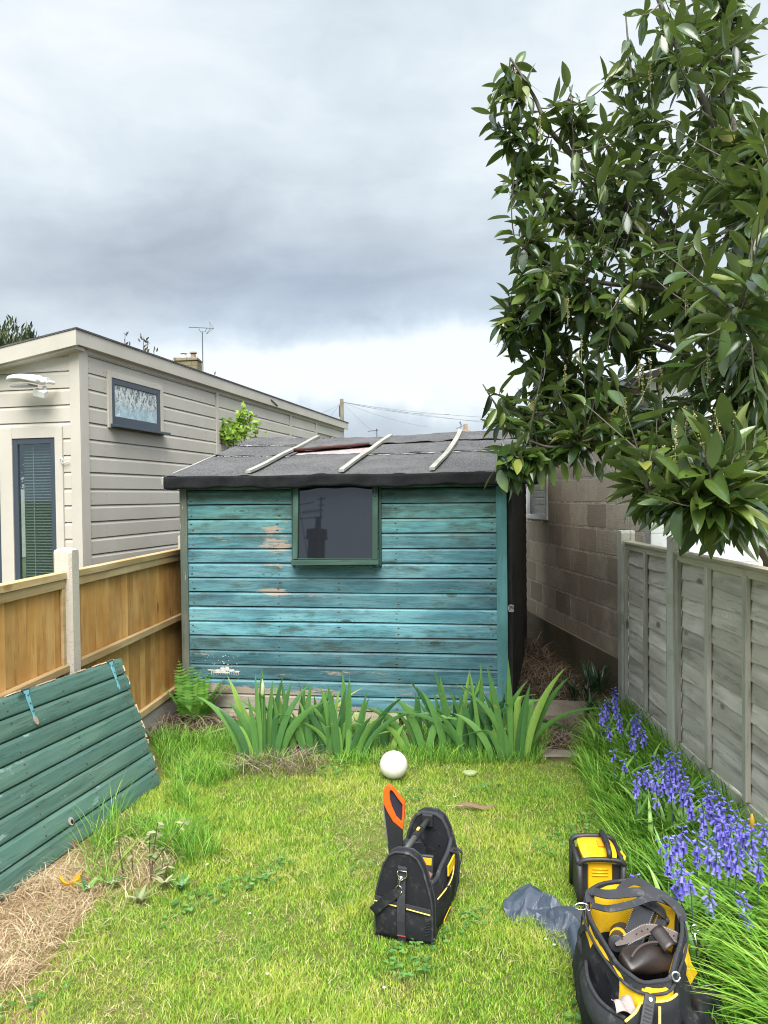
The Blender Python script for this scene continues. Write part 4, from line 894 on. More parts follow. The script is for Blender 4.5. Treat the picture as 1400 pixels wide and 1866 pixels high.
# ------------------------------------------------------------------ grass
def m_grass(name, kind):
    def fn(t):
        a = t.attr(); v = t.pos(); n = t.noise(v, 1.6, 4, .6); n2 = t.noise(v, 7, 3, .6)
        if kind == 'lawn':
            g = t.ramp(a, [(0, (.095, .24, .018)), (.35, (.195, .385, .028)), (.7, (.33, .53, .045)), (.88, (.50, .60, .09)), (1, (.62, .54, .25))])
            y = t.ramp(a, [(0, (.28, .40, .035)), (.5, (.48, .57, .065)), (1, (.68, .62, .22))])
            c = t.mix(t.math('MULTIPLY', t.smooth(t.math('ADD', t.math('MULTIPLY', n, .7), t.math('MULTIPLY', n2, .3)), .42, .62), .85), g, y)
            c = t.mix(t.math('MULTIPLY', t.smooth(t.noise(v, 3.1, 4, .65), .56, .68), .8), c, t.ramp(a, [(0, (.10, .24, .03)), (1, (.24, .44, .06))]))
            c = t.mix(t.math('MULTIPLY', t.smooth(t.noise(t.vmath('ADD', v, (9, 3, 0)), 2.3, 5, .7), .60, .72), .6), c, t.ramp(a, [(0, (.34, .24, .09)), (1, (.62, .50, .28))]))
        elif kind == 'long':
            c = t.ramp(a, [(0, (.06, .18, .018)), (.45, (.14, .34, .032)), (.8, (.27, .50, .06)), (1, (.44, .58, .12))])
        else:
            c = t.ramp(a, [(0, (.22, .14, .07)), (.5, (.50, .37, .21)), (1, (.74, .60, .40))])
        p = t.new('ShaderNodeBsdfPrincipled'); t.put(p.inputs['Base Color'], c); t.put(p.inputs['Roughness'], .5); t.put(p.inputs['Specular IOR Level'], .3)
        tr = t.new('ShaderNodeBsdfTranslucent'); t.put(tr.inputs[0], c)
        m = t.new('ShaderNodeMixShader'); t.put(m.inputs[0], .35 if kind != 'dry' else .15); t.l.new(p.outputs[0], m.inputs[1]); t.l.new(tr.outputs[0], m.inputs[2])
        return {'surface': m.outputs[0]}
    return material(name, fn)
M_LAWN, M_LONG, M_DRY = m_grass('mown_grass', 'lawn'), m_grass('long_grass', 'long'), m_grass('dry_grass', 'dry')
def wp(pts): return [tuple(G(*p)[:2]) for p in pts]
STRAW = wp([(-60, 1650), (60, 1612), (150, 1580), (185, 1620), (150, 1680), (100, 1730), (60, 1790), (10, 1815), (-120, 1870)])
BARE = wp([(60, 1612), (140, 1548), (225, 1485), (300, 1500), (330, 1570), (270, 1620), (190, 1640), (120, 1680)])
BORDER = wp([(1050, 1400), (1085, 1455), (1105, 1530), (1140, 1620), (1260, 1640), (1330, 1740), (1290, 1866), (1290, 1950), (1560, 1950), (1520, 1640), (1400, 1548), (1245, 1400), (1150, 1302), (1080, 1330)])
LAWN = [(-1.42, 1.9), (-1.36, 4.3), (-1.2, 4.95), (.85, 4.72), (1.2, 4.3), (1.79, 4.2), (1.79, 1.9)]
TUFTS = [wp([(275, 1345), (300, 1420), (385, 1440), (470, 1400), (560, 1400), (980, 1395), (1000, 1362), (1000, 1330), (450, 1330), (400, 1350)]),
         wp([(300, 1460), (240, 1500), (225, 1530), (350, 1580), (400, 1560), (360, 1480), (330, 1440)]), wp([(160, 1620), (170, 1480), (215, 1480), (215, 1620)])]
def scatter(poly, n, dens=0.0):
    p = np.array(poly); lo, hi = p.min(0), p.max(0); out = []
    while sum(map(len, out)) < n:
        q = lo + rng.random((n * 2, 2)) * (hi - lo); q = q[inpoly(q, poly)]
        if dens: q = q[rng.random(len(q)) < (2.0 / q[:, 1]) ** dens]
        out.append(q)
    q = np.concatenate(out)[:n]; return np.concatenate([q, np.zeros((n, 1)) - .004], 1)
def clump_noise(p, s, seed):
    r = np.random.default_rng(seed); v = np.zeros(len(p))
    for i in range(7):
        k = r.normal(size=2) * s * (1 + i * .5); v += np.sin(p[:, :2] @ k + r.random() * 6.28) / (1 + i * .35)
    return v
def leaf_template(nl=6):
    V = []; 
    for i in range(nl + 1):
        s = i / nl; wq = .5 * math.sin(math.pi * (s ** .85) * .97 + .03) ** .8 * .32 if 0 < s < 1 else .012; z = -.16 * s * s
        V += [(s, -wq, z + wq * .28), (s, 0, z - .0), (s, wq, z + wq * .28)]
    Fq = [(i * 3 + j, (i + 1) * 3 + j, (i + 1) * 3 + j + 1, i * 3 + j + 1) for i in range(nl) for j in range(2)]
    return np.array(V), np.array(Fq)
def leaf_cloud(name, pos, dirs, nrm, size, rnd, mat, parent, wid=1.0, T=None):
    TV, TF = T if T else leaf_template(); pos = np.array(pos, float); m = len(pos)
    x = np.array(dirs, float); x /= np.linalg.norm(x, axis=1)[:, None]; n = np.array(nrm, float); y = np.cross(n, x); y /= np.linalg.norm(y, axis=1)[:, None] + 1e-9; z = np.cross(x, y)
    curl = rng.uniform(-.6, 2.0, m); TVb = np.repeat(TV[None], m, 0).copy(); TVb[:, :, 2] = TV[None, :, 2] * curl[:, None] + np.abs(TV[None, :, 1]) * (rng.uniform(-.2, .8, m))[:, None]
    TVb[:, :, 1] *= (wid * rng.uniform(.85, 1.25, m))[:, None]; TVb[:, :, 1] += (rng.normal(size=m) * .06)[:, None] * TV[None, :, 0] ** 2; TVb *= np.asarray(size)[:, None, None]
    V = pos[:, None] + TVb[..., :1] * x[:, None] + TVb[..., 1:2] * y[:, None] + TVb[..., 2:] * z[:, None]
    k = len(TV); Fq = (TF[None] + (np.arange(m) * k)[:, None, None]).reshape(-1, 4)
    return np_mesh(name, V.reshape(-1, 3), Fq, np.zeros((0, 3), int), np.repeat(rnd, k), mat, parent)
def build_grass():
    p = scatter(LAWN, 300000, .9); keep = (~inpoly(p, STRAW) | (rng.random(len(p)) < .14)) & (~inpoly(p, BARE) | (rng.random(len(p)) < .42))
    keep &= clump_noise(p, 7, 3) + rng.normal(size=len(p)) * 1.0 > -2.3; p = p[keep]; m = len(p)
    cn = clump_noise(p, 5, 5); c2 = clump_noise(p, 2.2, 77); h = .013 + .017 * rng.random(m) + .007 * np.clip(cn, -1, 2) + .012 * np.clip(c2 - .9, 0, 1.5) * rng.random(m)
    h = np.clip(h, .010, .06); rv = np.clip(rng.random(m) ** 1.15, 0, 1)
    tag(blades('lawn_grass', p, rng.random(m) * 6.28, h, .0022 + .0016 * rng.random(m), .25 + .9 * rng.random(m), M_LAWN, 2, rv, tilt=rng.normal(size=m) * .5), kind='stuff')
    # short thatch lying between the blades
    p = scatter(LAWN, 11000, .9); m = len(p); p[:, 2] = .006 + .015 * rng.random(m)
    q = clump_noise(p, 4, 9) > -.2; p = p[q]; m = len(p)
    tag(blades('dry_thatch', p, rng.random(m) * 6.28, .012 + .02 * rng.random(m), np.full(m, .0022), 1.2 + rng.random(m), M_DRY, 2, tilt=rng.normal(size=m), droop=.2), kind='stuff')
    # clover and small broad leaved weeds in patches
    p = scatter(LAWN, 9000, .6); q = clump_noise(p, 3.2, 55) + rng.normal(size=len(p)) * .35 > 1.75; p = p[q & ~inpoly(p, STRAW)]; m = len(p)
    a0 = rng.random(m) * 6.28; P3 = np.repeat(p, 3, 0); P3[:, 2] = np.repeat(.012 + .016 * rng.random(m), 3); A3 = np.repeat(a0, 3) + np.tile([0, 2.09, 4.19], m)
    tag(leaf_cloud('clover_patches', P3, np.stack([np.cos(A3), np.sin(A3), np.full(3 * m, .25)], -1), np.tile([0, 0, 1.0], (3 * m, 1)) + rng.normal(size=(3 * m, 3)) * .15, .010 + .006 * rng.random(3 * m), np.repeat(rng.random(m), 3), leafmat('clover_leaf', [(.05, .15, .03), (.10, .26, .05), (.17, .34, .08)], .5, .3), None, wid=2.4), kind='stuff')
    # long grass of the right border, combed towards the lawn
    p = scatter(BORDER, 12500, .6); m = len(p); az = math.pi + rng.normal(size=m) * .95
    edge = np.clip((p[:, 0] - .95) / .7, .25, 1)
    h = (.10 + .17 * rng.random(m)) * (.55 + .45 * edge)
    tag(blades('long_border_grass', p, az, h, .0035 + .0045 * rng.random(m), .35 + .65 * rng.random(m), M_LONG, 5, rng.random(m), tilt=rng.normal(size=m) * .4, droop=.25), kind='stuff')
    # sweeping blades in the near right corner
    p = scatter([(1.13, 2.15), (1.27, 2.75), (1.75, 3.1), (1.79, 2.0), (1.2, 1.85)], 1500); m = len(p); az = math.pi - .1 + rng.normal(size=m) * .5
    tag(blades('sweeping_tall_grass', p, az, .24 + .16 * rng.random(m), .006 + .005 * rng.random(m), .55 + .45 * rng.random(m), M_LONG, 8, .3 + .7 * rng.random(m), tilt=rng.normal(size=m) * .4, droop=.3, taper=.9), kind='stuff')
    for i, (poly, n, hh) in enumerate(zip(TUFTS, (15000, 2200, 500), (.11, .12, .26))):
        p = scatter(poly, n); cn = clump_noise(p, 6, 20 + i); k = cn + rng.normal(size=n) * .8 > -.6; p, cn = p[k], cn[k]; m = len(p)
        tag(blades('long_grass', p, rng.random(m) * 6.28, hh * (.35 + .8 * rng.random(m)) * np.clip(1 + .22 * cn, .5, 1.6), .0025 + .002 * rng.random(m), .3 + .7 * rng.random(m), M_LONG, 4, rng.random(m), tilt=rng.normal(size=m) * .5, droop=.2), kind='stuff')
    FRINGE = wp([(60, 1640), (200, 1560), (320, 1560), (300, 1640), (220, 1690), (160, 1740), (110, 1800), (60, 1850), (-60, 1866)])
    p = np.concatenate([scatter(STRAW, 3900), scatter(BARE, 1900), scatter(FRINGE, 900)]); k = clump_noise(p, 9, 31) + rng.normal(size=len(p)) > -.9; p = p[k]; m = len(p); p[:, 2] = .0 + .015 * rng.random(m)
    tag(blades('dry_grass_heap', p, rng.random(m) * 6.28, .02 + .055 * rng.random(m), .002 + .0014 * rng.random(m), .9 + .9 * rng.random(m), M_DRY, 5, rng.random(m), tilt=rng.normal(size=m), droop=.25), kind='stuff')
    # dead stalks under the irises and in the passage beside the shed
    q = [scatter(wp([(430, 1380), (430, 1420), (580, 1420), (600, 1395), (560, 1380)]), 500), scatter([(.95, 4.65), (1.55, 4.65), (1.66, 6.5), (1.6, 8.6), (1.3, 8.6), (1.0, 6.0)], 3600), scatter([(-1.7, 5.05), (-.7, 5.05), (-.7, 5.45), (-1.7, 5.45)], 700)]
    p = np.concatenate(q); m = len(p); hp = np.clip((p[:, 1] - 7) * .18, 0, .3); p[:, 2] = .0 + rng.random(m) * (.03 + hp)
    tag(blades('dead_stalks', p, rng.random(m) * 6.28, .04 + .12 * rng.random(m), .003 + .003 * rng.random(m), 1.0 + .9 * rng.random(m), leafmat('dead_stalk', [(.045, .028, .018), (.12, .08, .05), (.24, .17, .11), (.42, .33, .24)], .8, .05), 4, rng.random(m), tilt=rng.normal(size=m), droop=.3), kind='stuff')
build_grass()
b = MB(); b.grid(lambda u, v: (1.06 + .46 * u, 5.28 + .36 * v, .075 + .006 * math.sin(u * 9) * math.sin(v * 5)), 10, 6, (0, 0, -.09))
tag(b.build('step_slab', M_SLAB, bevel=.01), 'worn brown stone slab forming a step into the passage beside the shed', 'slab')
b = MB(); b.grid(lambda u, v: (.98 + .42 * u, 4.60 + .12 * v, .014 + .003 * math.sin(u * 9)), 10, 3, (0, 0, -.03))
tag(b.build('edging_slab', M_SLAB, bevel=.006), 'earthy stone edging where the lawn meets the passage', 'slab')
# a few daisies and fallen petals on the lawn
def build_daisies():
    for i, (px, py) in enumerate([(378, 1575), (830, 1452), (455, 1665), (487, 1775), (995, 1712), (1010, 1722), (700, 1800)]):
        c = G(px, py, .022); r = empty('daisy', c, random.random() * 6, 'tiny white daisy in the lawn ' + ('right of the cut back shrub', 'beside the dry strip of bark', 'midway between the shrub and the tool tote', 'near the bottom edge left of the tote', 'left one of the pair below the sack', 'right one of the pair below the sack', 'directly below the tool tote')[i], 'flower', 'daisies scattered over the lawn'); r.scale = (.65, .65, .65)
        b = MB()
        for k in range(9): a = k * .7; b.prism([(.002 * math.cos(a), .002 * math.sin(a), 0), (.007 * math.cos(a - .25), .007 * math.sin(a - .25), .001), (.009 * math.cos(a), .009 * math.sin(a), .002), (.007 * math.cos(a + .25), .007 * math.sin(a + .25), .001)], (0, 0, .0008))
        b.build('petals', plain('petal_white', (.75, .75, .78), .6), r); b = MB(); b.tube([(0, 0, .0), (0, 0, .003)], .0028, 8); b.build('centre', plain('petal_yellow', (.7, .5, .05)), r)
        b = MB(); b.tube([(0, 0, -.03), (0, 0, 0)], .0009, 5); b.build('stem', plain('stem_green', (.08, .16, .03)), r)
build_daisies()

# ------------------------------------------------------------------ irises, fern, strap plants, bluebells
M_IRIS = leafmat('iris_leaf', [(.038, .115, .036), (.075, .195, .05), (.145, .31, .07), (.28, .45, .09)], .42, .25, vein=True)
M_IRISD = leafmat('dark_strap_leaf', [(.012, .04, .014), (.025, .075, .022), (.05, .12, .035)], .35, .15)
M_STEM = plain('green_stem', (.10, .20, .05), .5, .3, 60)
def add_blade(b, base, az, h, wd, lean, nseg=9, tw=0.0, r=None, fold=.25, ex=1.8):
    base = Vector(base); d = Vector((math.cos(az), math.sin(az), 0)); vs = []
    for i in range(nseg + 1):
        s = i / nseg; up = h * (s - .32 * lean * s ** 2.6); p = base + d * (h * lean * .8 * s ** ex) + Vector((0, 0, up))
        a2 = az + math.pi / 2 + tw * s; sd = Vector((math.cos(a2), math.sin(a2), 0)); wv = wd * (.75 + .45 * math.sin(math.pi * min(1, s * 1.05) * .75)) * (1 - s ** 3.2) + .0006
        vs += [p - sd * wv / 2, p + d * wv * fold, p + sd * wv / 2]
    fs = [(i * 3 + j, i * 3 + j + 1, (i + 1) * 3 + j + 1, (i + 1) * 3 + j) for i in range(nseg) for j in range(2)]
    b.add(vs, fs, r)
def build_irises():
    spec = [(478, 1385, 11, .50, 'iris clump at the left end of the row, one stem carrying a pale closed bud'), (540, 1375, 10, .40, 'iris clump between the budding clump and the yellowing dead iris leaves'),
            (588, 1378, 9, .40, 'iris clump with a curled dry wisp, left of the gap above the ball'), (632, 1380, 10, .42, 'iris clump with one very broad mid green leaf, just left of the ball'), (690, 1368, 5, .25, 'thin low iris clump directly behind the white ball'),
            (772, 1372, 10, .40, 'iris clump leaning left, just right of the ball'), (828, 1372, 11, .46, 'tall upright iris clump under the middle of the right half of the shed'),
            (880, 1378, 10, .47, 'iris clump with tips reaching in front of the shed trim'), (935, 1385, 13, .55, 'largest iris clump, fanning wide at the corner beside the passage')]
    for i, (px, py, n, h, lab) in enumerate(spec):
        c = G(px, py); r = empty('iris_clump', c, 0, lab, 'iris', 'irises in a row in front of the shed')
        n = int(n * 1.85)
        for k in range(n):
            b = MB(); u = (k + .5) / n * 2 - 1 + random.uniform(-.15, .15); az = (0 if u > 0 else math.pi) + random.uniform(-.7, .7)
            big = i == 8
            hh = h * 1.27 * random.uniform(.68, 1.1) * (1 - .12 * abs(u)); lean = abs(u) * random.uniform(.25, .85) * (1.15 if big else 1)
            if random.random() < .18: lean += .45
            wdt = random.uniform(.030, .052); az0 = az
            # fans face the viewer: the blade's flat side is roughly the x-z plane
            bs = Vector((u * .13, random.uniform(-.06, .06), -.02)); d = Vector((math.cos(az), .35 * math.sin(az), 0)); vs = []; r_ = min(1, max(0, random.gauss(.42, .25)))
            ns = 10; ph = random.uniform(-.5, .5); kink = random.random() < .22
            for s_ in range(ns + 1):
                s = s_ / ns; up = hh * (s - .34 * lean * s ** 2.6); o = hh * lean * .8 * s ** 1.7
                if kink and s > .55: up -= (s - .55) * hh * .9; o += (s - .55) * hh * .35
                p = bs + d * o + Vector((0, 0, up)); tang = Vector((d.x * lean * .8 * 1.7 * s ** .7, 0, 1 - .9 * lean * s ** 1.6)).normalized()
                sd = Vector((tang.z, ph * .9, -tang.x)).normalized(); wv = wdt * (.7 + .4 * math.sin(math.pi * min(1, s * 1.1) * .7)) * (1 - s ** 3.0) + .0005
                vs += [p - sd * wv / 2, p + Vector((0, -.12 * wv, 0)), p + sd * wv / 2]
            b.add(vs, [(s_ * 3 + j, s_ * 3 + j + 1, (s_ + 1) * 3 + j + 1, (s_ + 1) * 3 + j) for s_ in range(ns) for j in range(2)], r_); b.build('leaf', M_IRIS, r, smooth=True)
        if i == 0:
            b = MB(); b.tube([(.0, 0, 0), (.01, -.02, .42)], .006, 6); st = b.build('flower_stem', M_STEM, r)
            b = MB(); b.tube([(.01, -.02, .40), (.012, -.02, .43), (.014, -.02, .47), (.012, -.02, .515)], [.006, .014, .012, .002], 8); b.build('bud', plain('pale_bud', (.42, .46, .24), .6), st, smooth=True)
    r = empty('dead_iris_leaves', G(578, 1362), 0, 'brown and yellow rotting iris leaves standing behind the green clumps', 'plant')
    for (x, z, L, az, tl) in ((-.06, .0, .52, 2.4, .25), (.0, .0, .40, .8, .35), (.02, .0, .50, .2, .75), (.06, .0, .36, 2.0, .2), (-.1, 0, .34, 2.8, .45)):
        b = MB(); add_blade(b, (x, 0, z), az, L, .028, tl, 9, 1.0, None, .3); b.build('leaf', leafmat('rotting_leaf', [(.10, .05, .015), (.30, .27, .04), (.42, .40, .07)], .7, .2), r, smooth=True)
build_irises()
def build_fern():
    M = leafmat('fern_leaf', [(.07, .20, .025), (.13, .31, .04), (.2, .38, .07)], .5, .35)
    def frond(b, base, az, L, lean, nn=20):
        base = Vector(base); d = Vector((math.cos(az), math.sin(az), 0)); pts = []
        for i in range(nn + 1):
            s = i / nn; pts.append(base + d * (L * lean * s ** 1.6) + Vector((0, 0, L * (s - .35 * lean * s ** 2.4))))
        b.tube(pts, [.0025 * (1 - i / nn * .7) for i in range(nn + 1)], 4)
        for i in range(3, nn + 1):
            s = i / nn; t = (pts[i] - pts[i - 1]).normalized(); side = t.cross(d.cross(Vector((0, 0, 1)))).normalized(); sd = d.cross(Vector((0, 0, 1))).normalized(); l = L * .19 * math.sin(math.pi * min(1, .25 + s * .75)) + .004
            for q in (-1, 1):
                e = pts[i] + sd * q * l + t * l * .35 - Vector((0, 0, l * .2)); mid = (pts[i] + e) / 2; wv = t * l * .16
                b.add([pts[i] - wv * .6, mid - wv, e, mid + wv, pts[i] + wv * .6], [(0, 1, 2, 3), (0, 3, 4)], random.random())
    r = empty('fern', G(358, 1318), 0, 'bright green fern growing at the left bottom corner of the shed', 'fern')
    for (dx, az, L, ln) in ((-.06, 2.3, .50, .22), (-.05, 2.8, .44, .35), (-.02, 1.9, .46, .12), (.02, .9, .42, .25), (.05, .3, .42, .45), (.0, 1.3, .40, .15), (.07, .1, .44, .62), (-.08, 3.2, .36, .5), (.03, -.4, .34, .5), (0, -1.4, .26, .5), (.06, -.9, .26, .6), (-.04, -2.2, .28, .55)):
        b = MB(); frond(b, (dx, 0, 0), az + random.uniform(-.2, .2), L, ln); b.build('frond', M, r)
    r = empty('small_weed', G(470, 1352), 0, 'small broad leaved weed in the dark gap under the shed wall', 'plant')
    for k in range(12):
        b = MB(); add_blade(b, (random.uniform(-.25, .1), random.uniform(-.1, .1), 0), random.random() * 6.28, random.uniform(.05, .16), .018, .8, 5, .4); b.build('leaf', M_IRIS, r)
build_fern()
def build_straps():
    for px, py, n, L, lab in ((1062, 1283, 26, .26, 'dark strappy plant beside the stone step'), (1085, 1262, 26, .28, 'dark strappy plant at the foot of the block wall'), (1085, 1318, 22, .26, 'dark strappy plant in front of the first bluebells')):
        r = empty('strap_leaf_plant', G(px, py), 0, lab, 'plant', 'dark strap leaved plants by the passage')
        for k in range(n): b = MB(); add_blade(b, (random.uniform(-.07, .07), random.uniform(-.07, .07), 0), random.random() * 6.28, L * random.uniform(.7, 1.2), .015, random.uniform(.4, 1.1), 7); b.build('leaf', M_IRISD, r, smooth=True)
build_straps()
BELLS = [(1120, 1253, 35), (1106, 1274, 32), (1127, 1296, 36), (1121, 1278, 30), (1098, 1290, 26), (1108, 1321, 24), (1118, 1366, 14), (1138, 1383, 18), (1155, 1302, 30), (1163, 1300, 40), (1172, 1326, 30), (1151, 1338, 25),
         (1196, 1376, 24), (1219, 1364, 60), (1233, 1371, 66), (1212, 1385, 56), (1223, 1413, 44), (1252, 1422, 66), (1244, 1400, 60), (1179, 1397, 38), (1160, 1409, 36), (1170, 1405, 18), (1193, 1409, 30), (1198, 1452, 12), (1290, 1425, 66), (1281, 1458, 58),
         (1310, 1437, 62), (1327, 1460, 72), (1342, 1475, 62), (1304, 1467, 66), (1316, 1490, 58), (1370, 1503, 78), (1356, 1492, 60), (1393, 1500, 34), (1333, 1500, 56), (1221, 1522, 66), (1245, 1505, 46), (1233, 1524, 28), (1207, 1527, 18), (1243, 1568, 60),
         (1233, 1596, 36), (1258, 1590, 30), (1271, 1515, 56), (1292, 1527, 48), (1306, 1545, 42), (1330, 1538, 48), (1345, 1548, 40), (1292, 1616, 46), (1354, 1626, 60), (1165, 1593, 30), (1383, 1560, 36)]
def build_bluebells():
    M = leafmat('bluebell_petal', [(.10, .08, .42), (.185, .155, .66), (.28, .25, .80), (.44, .42, .90)], .5, .35)
    ML = leafmat('bluebell_leaf', [(.08, .22, .03), (.15, .34, .05), (.28, .47, .09)], .3, .25)
    MS = plain('bluebell_stem', (.05, .09, .09), .5)
    where = lambda px, py: ('by the first concrete post' if px < 1145 else 'beside the short fence panel' if px < 1185 else 'at the second concrete post' if px < 1262 and py < 1480 else 'against the long panel' if px < 1320 and py < 1500 else
             'by the second batten' if py < 1512 else 'in the front group above the open bag' if px < 1320 else 'low by the long grass')
    names = {}
    for q in sorted(BELLS): names.setdefault(where(q[0], q[1]), []).append(q)
    ordn = 'first second third fourth fifth sixth seventh eighth ninth tenth eleventh twelfth thirteenth'.split()
    def lab(q):
        g = names[where(q[0], q[1])]; k = g.index(q); return ('tall' if q[2] > 50 else 'short' if q[2] < 27 else 'slender') + ' violet bluebell ' + where(q[0], q[1]) + ', ' + ordn[k] + ' from the left there'
    for i, (px, py, ln) in enumerate(BELLS):
        zt = .25 if ln < 25 else .36 if px > 1200 else .33
        if py > 1590: zt = .27
        c = G(px, py, zt); L = ln / F * c.y * 1.0; X = min(c.x, 1.66); c = Vector((X, c.y, 0))
        r = empty('bluebell', c, 0, lab((px, py, ln)), 'bluebell', 'bluebells along the right fence')
        lean = Vector((random.uniform(-.09, .05), random.uniform(-.05, .05), 0)); base = Vector((0, 0, 0)) - lean * .9
        if (px, py) == (1165, 1593): lean = Vector((-.12, 0, 0)); base = Vector((.12, 0, 0))
        st = [base * (1 - s) ** 1.5 * 1.0 + Vector((0, 0, zt * s)) + lean * 0 for s in [k / 10 for k in range(11)]]; st[-1] += Vector((lean.x * .12, 0, -.004))
        b = MB(); b.tube(st, [.0032 - .0016 * k / 10 for k in range(11)], 6); b.build('stem', MS, r, smooth=True)
        b = MB(); nb = max(5, int(L / .0070))
        def bell(p, az, sz, droop):
            d = Vector((math.cos(az), math.sin(az), 0)); ax = (d * (1 - droop) * .9 + Vector((0, 0, -droop + .35 * (1 - droop)))).normalized(); u = ax.orthogonal().normalized(); w2 = ax.cross(u); q = p + d * .007; rings = []
            b.tube([p, p + d * .004 + Vector((0, 0, .002)), q], .0008, 4, cap=False, r=0.0)
            for (s, rr) in ((0, .25), (.2, .42), (.6, .44), (.85, .55), (1.0, .80)):
                rings.append([q + ax * sz * s + (u * math.cos(k * math.pi / 6) + w2 * math.sin(k * math.pi / 6)) * sz * .5 * rr * (1 if s < .9 or k % 2 == 0 else .72) + (ax * sz * -.10 if s > .9 and k % 2 else Vector()) for k in range(12)])
            b.loft(rings, True, False, r=min(1, max(0, random.gauss(.5, .22))))
        tot = sum((st[k + 1] - st[k]).length for k in range(10))
        for k in range(nb):
            s = k / max(1, nb - 1); f = 1 - (s * L) / tot; j = min(9, int(f * 10)); p = st[j].lerp(st[j + 1], f * 10 - j)
            bell(p, k * 2.4 + random.uniform(-.4, .4), .012 + .013 * min(1, s * 2.2), .08 + .70 * min(1, s * 1.6))
        b.build('flower_head', M, r, smooth=True)
        for k in range(9):
            b = MB(); add_blade(b, base + Vector((random.uniform(-.02, .02), random.uniform(-.02, .02), -.01)), random.random() * 6.28, random.uniform(.18, .33), random.uniform(.013, .022), random.uniform(.45, 1.1), 8, 0, None, .25); b.build('leaf', ML, r, smooth=True)
build_bluebells()
def build_weeds():
    M = leafmat('pale_weed_leaf', [(.14, .20, .07), (.28, .33, .14), (.46, .44, .24)], .6, .3); MS = plain('woody_stem', (.10, .075, .04), .7)
    def stick(r, pts, rad, leaves):
        b = MB(); pts = [Vector(p) for p in pts]; sp = smoothpath(pts, 5); b.tube(sp, [rad * (1 - .5 * i / len(sp)) for i in range(len(sp))], 6); st = b.build('stem', MS, r)
        for k in range(leaves):
            p = sp[random.randint(len(sp) // 3, len(sp) - 1)]; b = MB(); az = random.random() * 6.28; d = Vector((math.cos(az), math.sin(az), random.uniform(-.2, .5))); sdv = Vector((-d.y, d.x, 0)).normalized(); L = random.uniform(.022, .045)
            pr = [(0, .08), (.25, .75), (.5, 1.0), (.75, .6), (1, .05)]; vs = []
            for s, wq in pr: q = p + d * L * s - Vector((0, 0, L * .35 * s * s)); vs += [q - sdv * wq * L * .33, q + Vector((0, 0, .002)), q + sdv * wq * L * .33]
            b.add(vs, [(i * 3 + j, i * 3 + j + 1, (i + 1) * 3 + j + 1, (i + 1) * 3 + j) for i in range(4) for j in range(2)]); b.build('leaf', M, st)
    r = empty('cut_back_shrub', G(275, 1608), 0, 'cut back shrub stump with pale sprouting leaves in the dry patch of lawn', 'shrub')
    stick(r, [(0, 0, 0), (.01, .01, .12), (.035, 0, .26)], .004, 12); stick(r, [(.01, 0, .08), (.08, .0, .17), (.15, .02, .26)], .0035, 5); stick(r, [(0, 0, 0), (-.01, .02, .14), (-.005, .02, .2)], .003, 8); stick(r, [(0.04, 0, 0), (.05, .02, .1)], .003, 6); stick(r, [(.05, 0, 0), (.07, .02, .07)], .003, 7)
    r = empty('dry_stalk', G(226, 1600), 0, 'short bare dark stalk beside the cut back shrub', 'plant'); stick(r, [(.0, 0, 0), (-.015, 0, .1), (-.02, 0, .17)], .004, 2); stick(r, [(.04, 0, 0), (.035, 0, .12)], .003, 1)
    # low leaves round the shrub
    for k, (px, py, wl) in enumerate(((205, 1622, 'left of the cut back shrub'), (300, 1620, 'right at the foot of the cut back shrub'), (330, 1625, 'right of the cut back shrub'), (255, 1650, 'in front of the cut back shrub'), (160, 1632, 'beside the orange leaf'))):
        r = empty('ground_weed', G(px, py), 0, 'low leafy weed ' + wl, 'plant', 'weeds round the dry patch')
        for q in range(7): b = MB(); add_blade(b, (0, 0, 0), q * .9 + random.random(), random.uniform(.05, .09), .018, 1.0, 6, .2, None, .2); b.build('leaf', M if k % 2 else M_IRIS, r, smooth=True)
    r = empty('fallen_leaf', G(128, 1612, .025), .4, 'curled bright orange and yellow fallen leaf on the dry grass', 'leaf'); b = MB()
    b.grid(lambda u, v: ((u - .5) * .085, (v - .5) * .055 * math.sin(math.pi * min(.97, max(.06, u))) ** .6, .045 * (2 * u - 1) ** 2 * (1 - u * .5) + .018 * math.sin(v * 5 + u * 3)), 14, 8)
    b.build('blade', leafmat('orange_leaf', [(.80, .32, .01), (.85, .50, .02), (.75, .12, .01)], .5, .4), r, smooth=True)
    b = MB(); b.tube([(.04, 0, .03), (.06, .01, .01), (.075, .01, .0)], .0016, 5); b.build('stalk', MS, r)
    r = empty('dry_strip_of_bark', G(868, 1471, .02), .1, 'dry brown strip of bark lying on the lawn behind the tool tote', 'bark'); b = MB()
    b.grid(lambda u, v: ((u - .5) * .20, (v - .5) * .02 * math.sin(math.pi * min(.98, max(.05, u))), .012 * math.sin(u * 6) + .008 * (v - .5) * 2 + .005), 16, 3, (0, 0, .0015)); b.build('bark', plain('bark_brown', (.20, .13, .07), .8, .4, 90), r, smooth=True)
    b = MB(); b.tube([(-.16, .01, .01), (-.12, 0, .018), (-.05, 0, .008)], .002, 5); b.build('stalk', plain('pale_stalk', (.42, .33, .2)), r)
    r = empty('curved_stalk', G(790, 1462, .02), 0, 'thin pale curved stalk on the lawn just above the tool tote', 'stalk'); b = MB(); b.tube(bez((-.015, .05, .01), (-.01, 0, .03), (.045, -.02, .01), 10), .0018, 5); b.build('stalk', plain('pale_stalk', (.42, .33, .2)), r)
    r = empty('flat_pebble', G(857, 1411, .01), 0, 'flat pale green stone set in the lawn right of the ball', 'stone'); b = MB(); b.prism([(.042 * math.cos(a) * (1 + .1 * math.sin(a * 3)), .03 * math.sin(a), 0) for a in [k * .5236 for k in range(12)]], (0, 0, .016)); b.build('stone', plain('pale_stone', (.30, .36, .16), .8), r, bevel=.004)
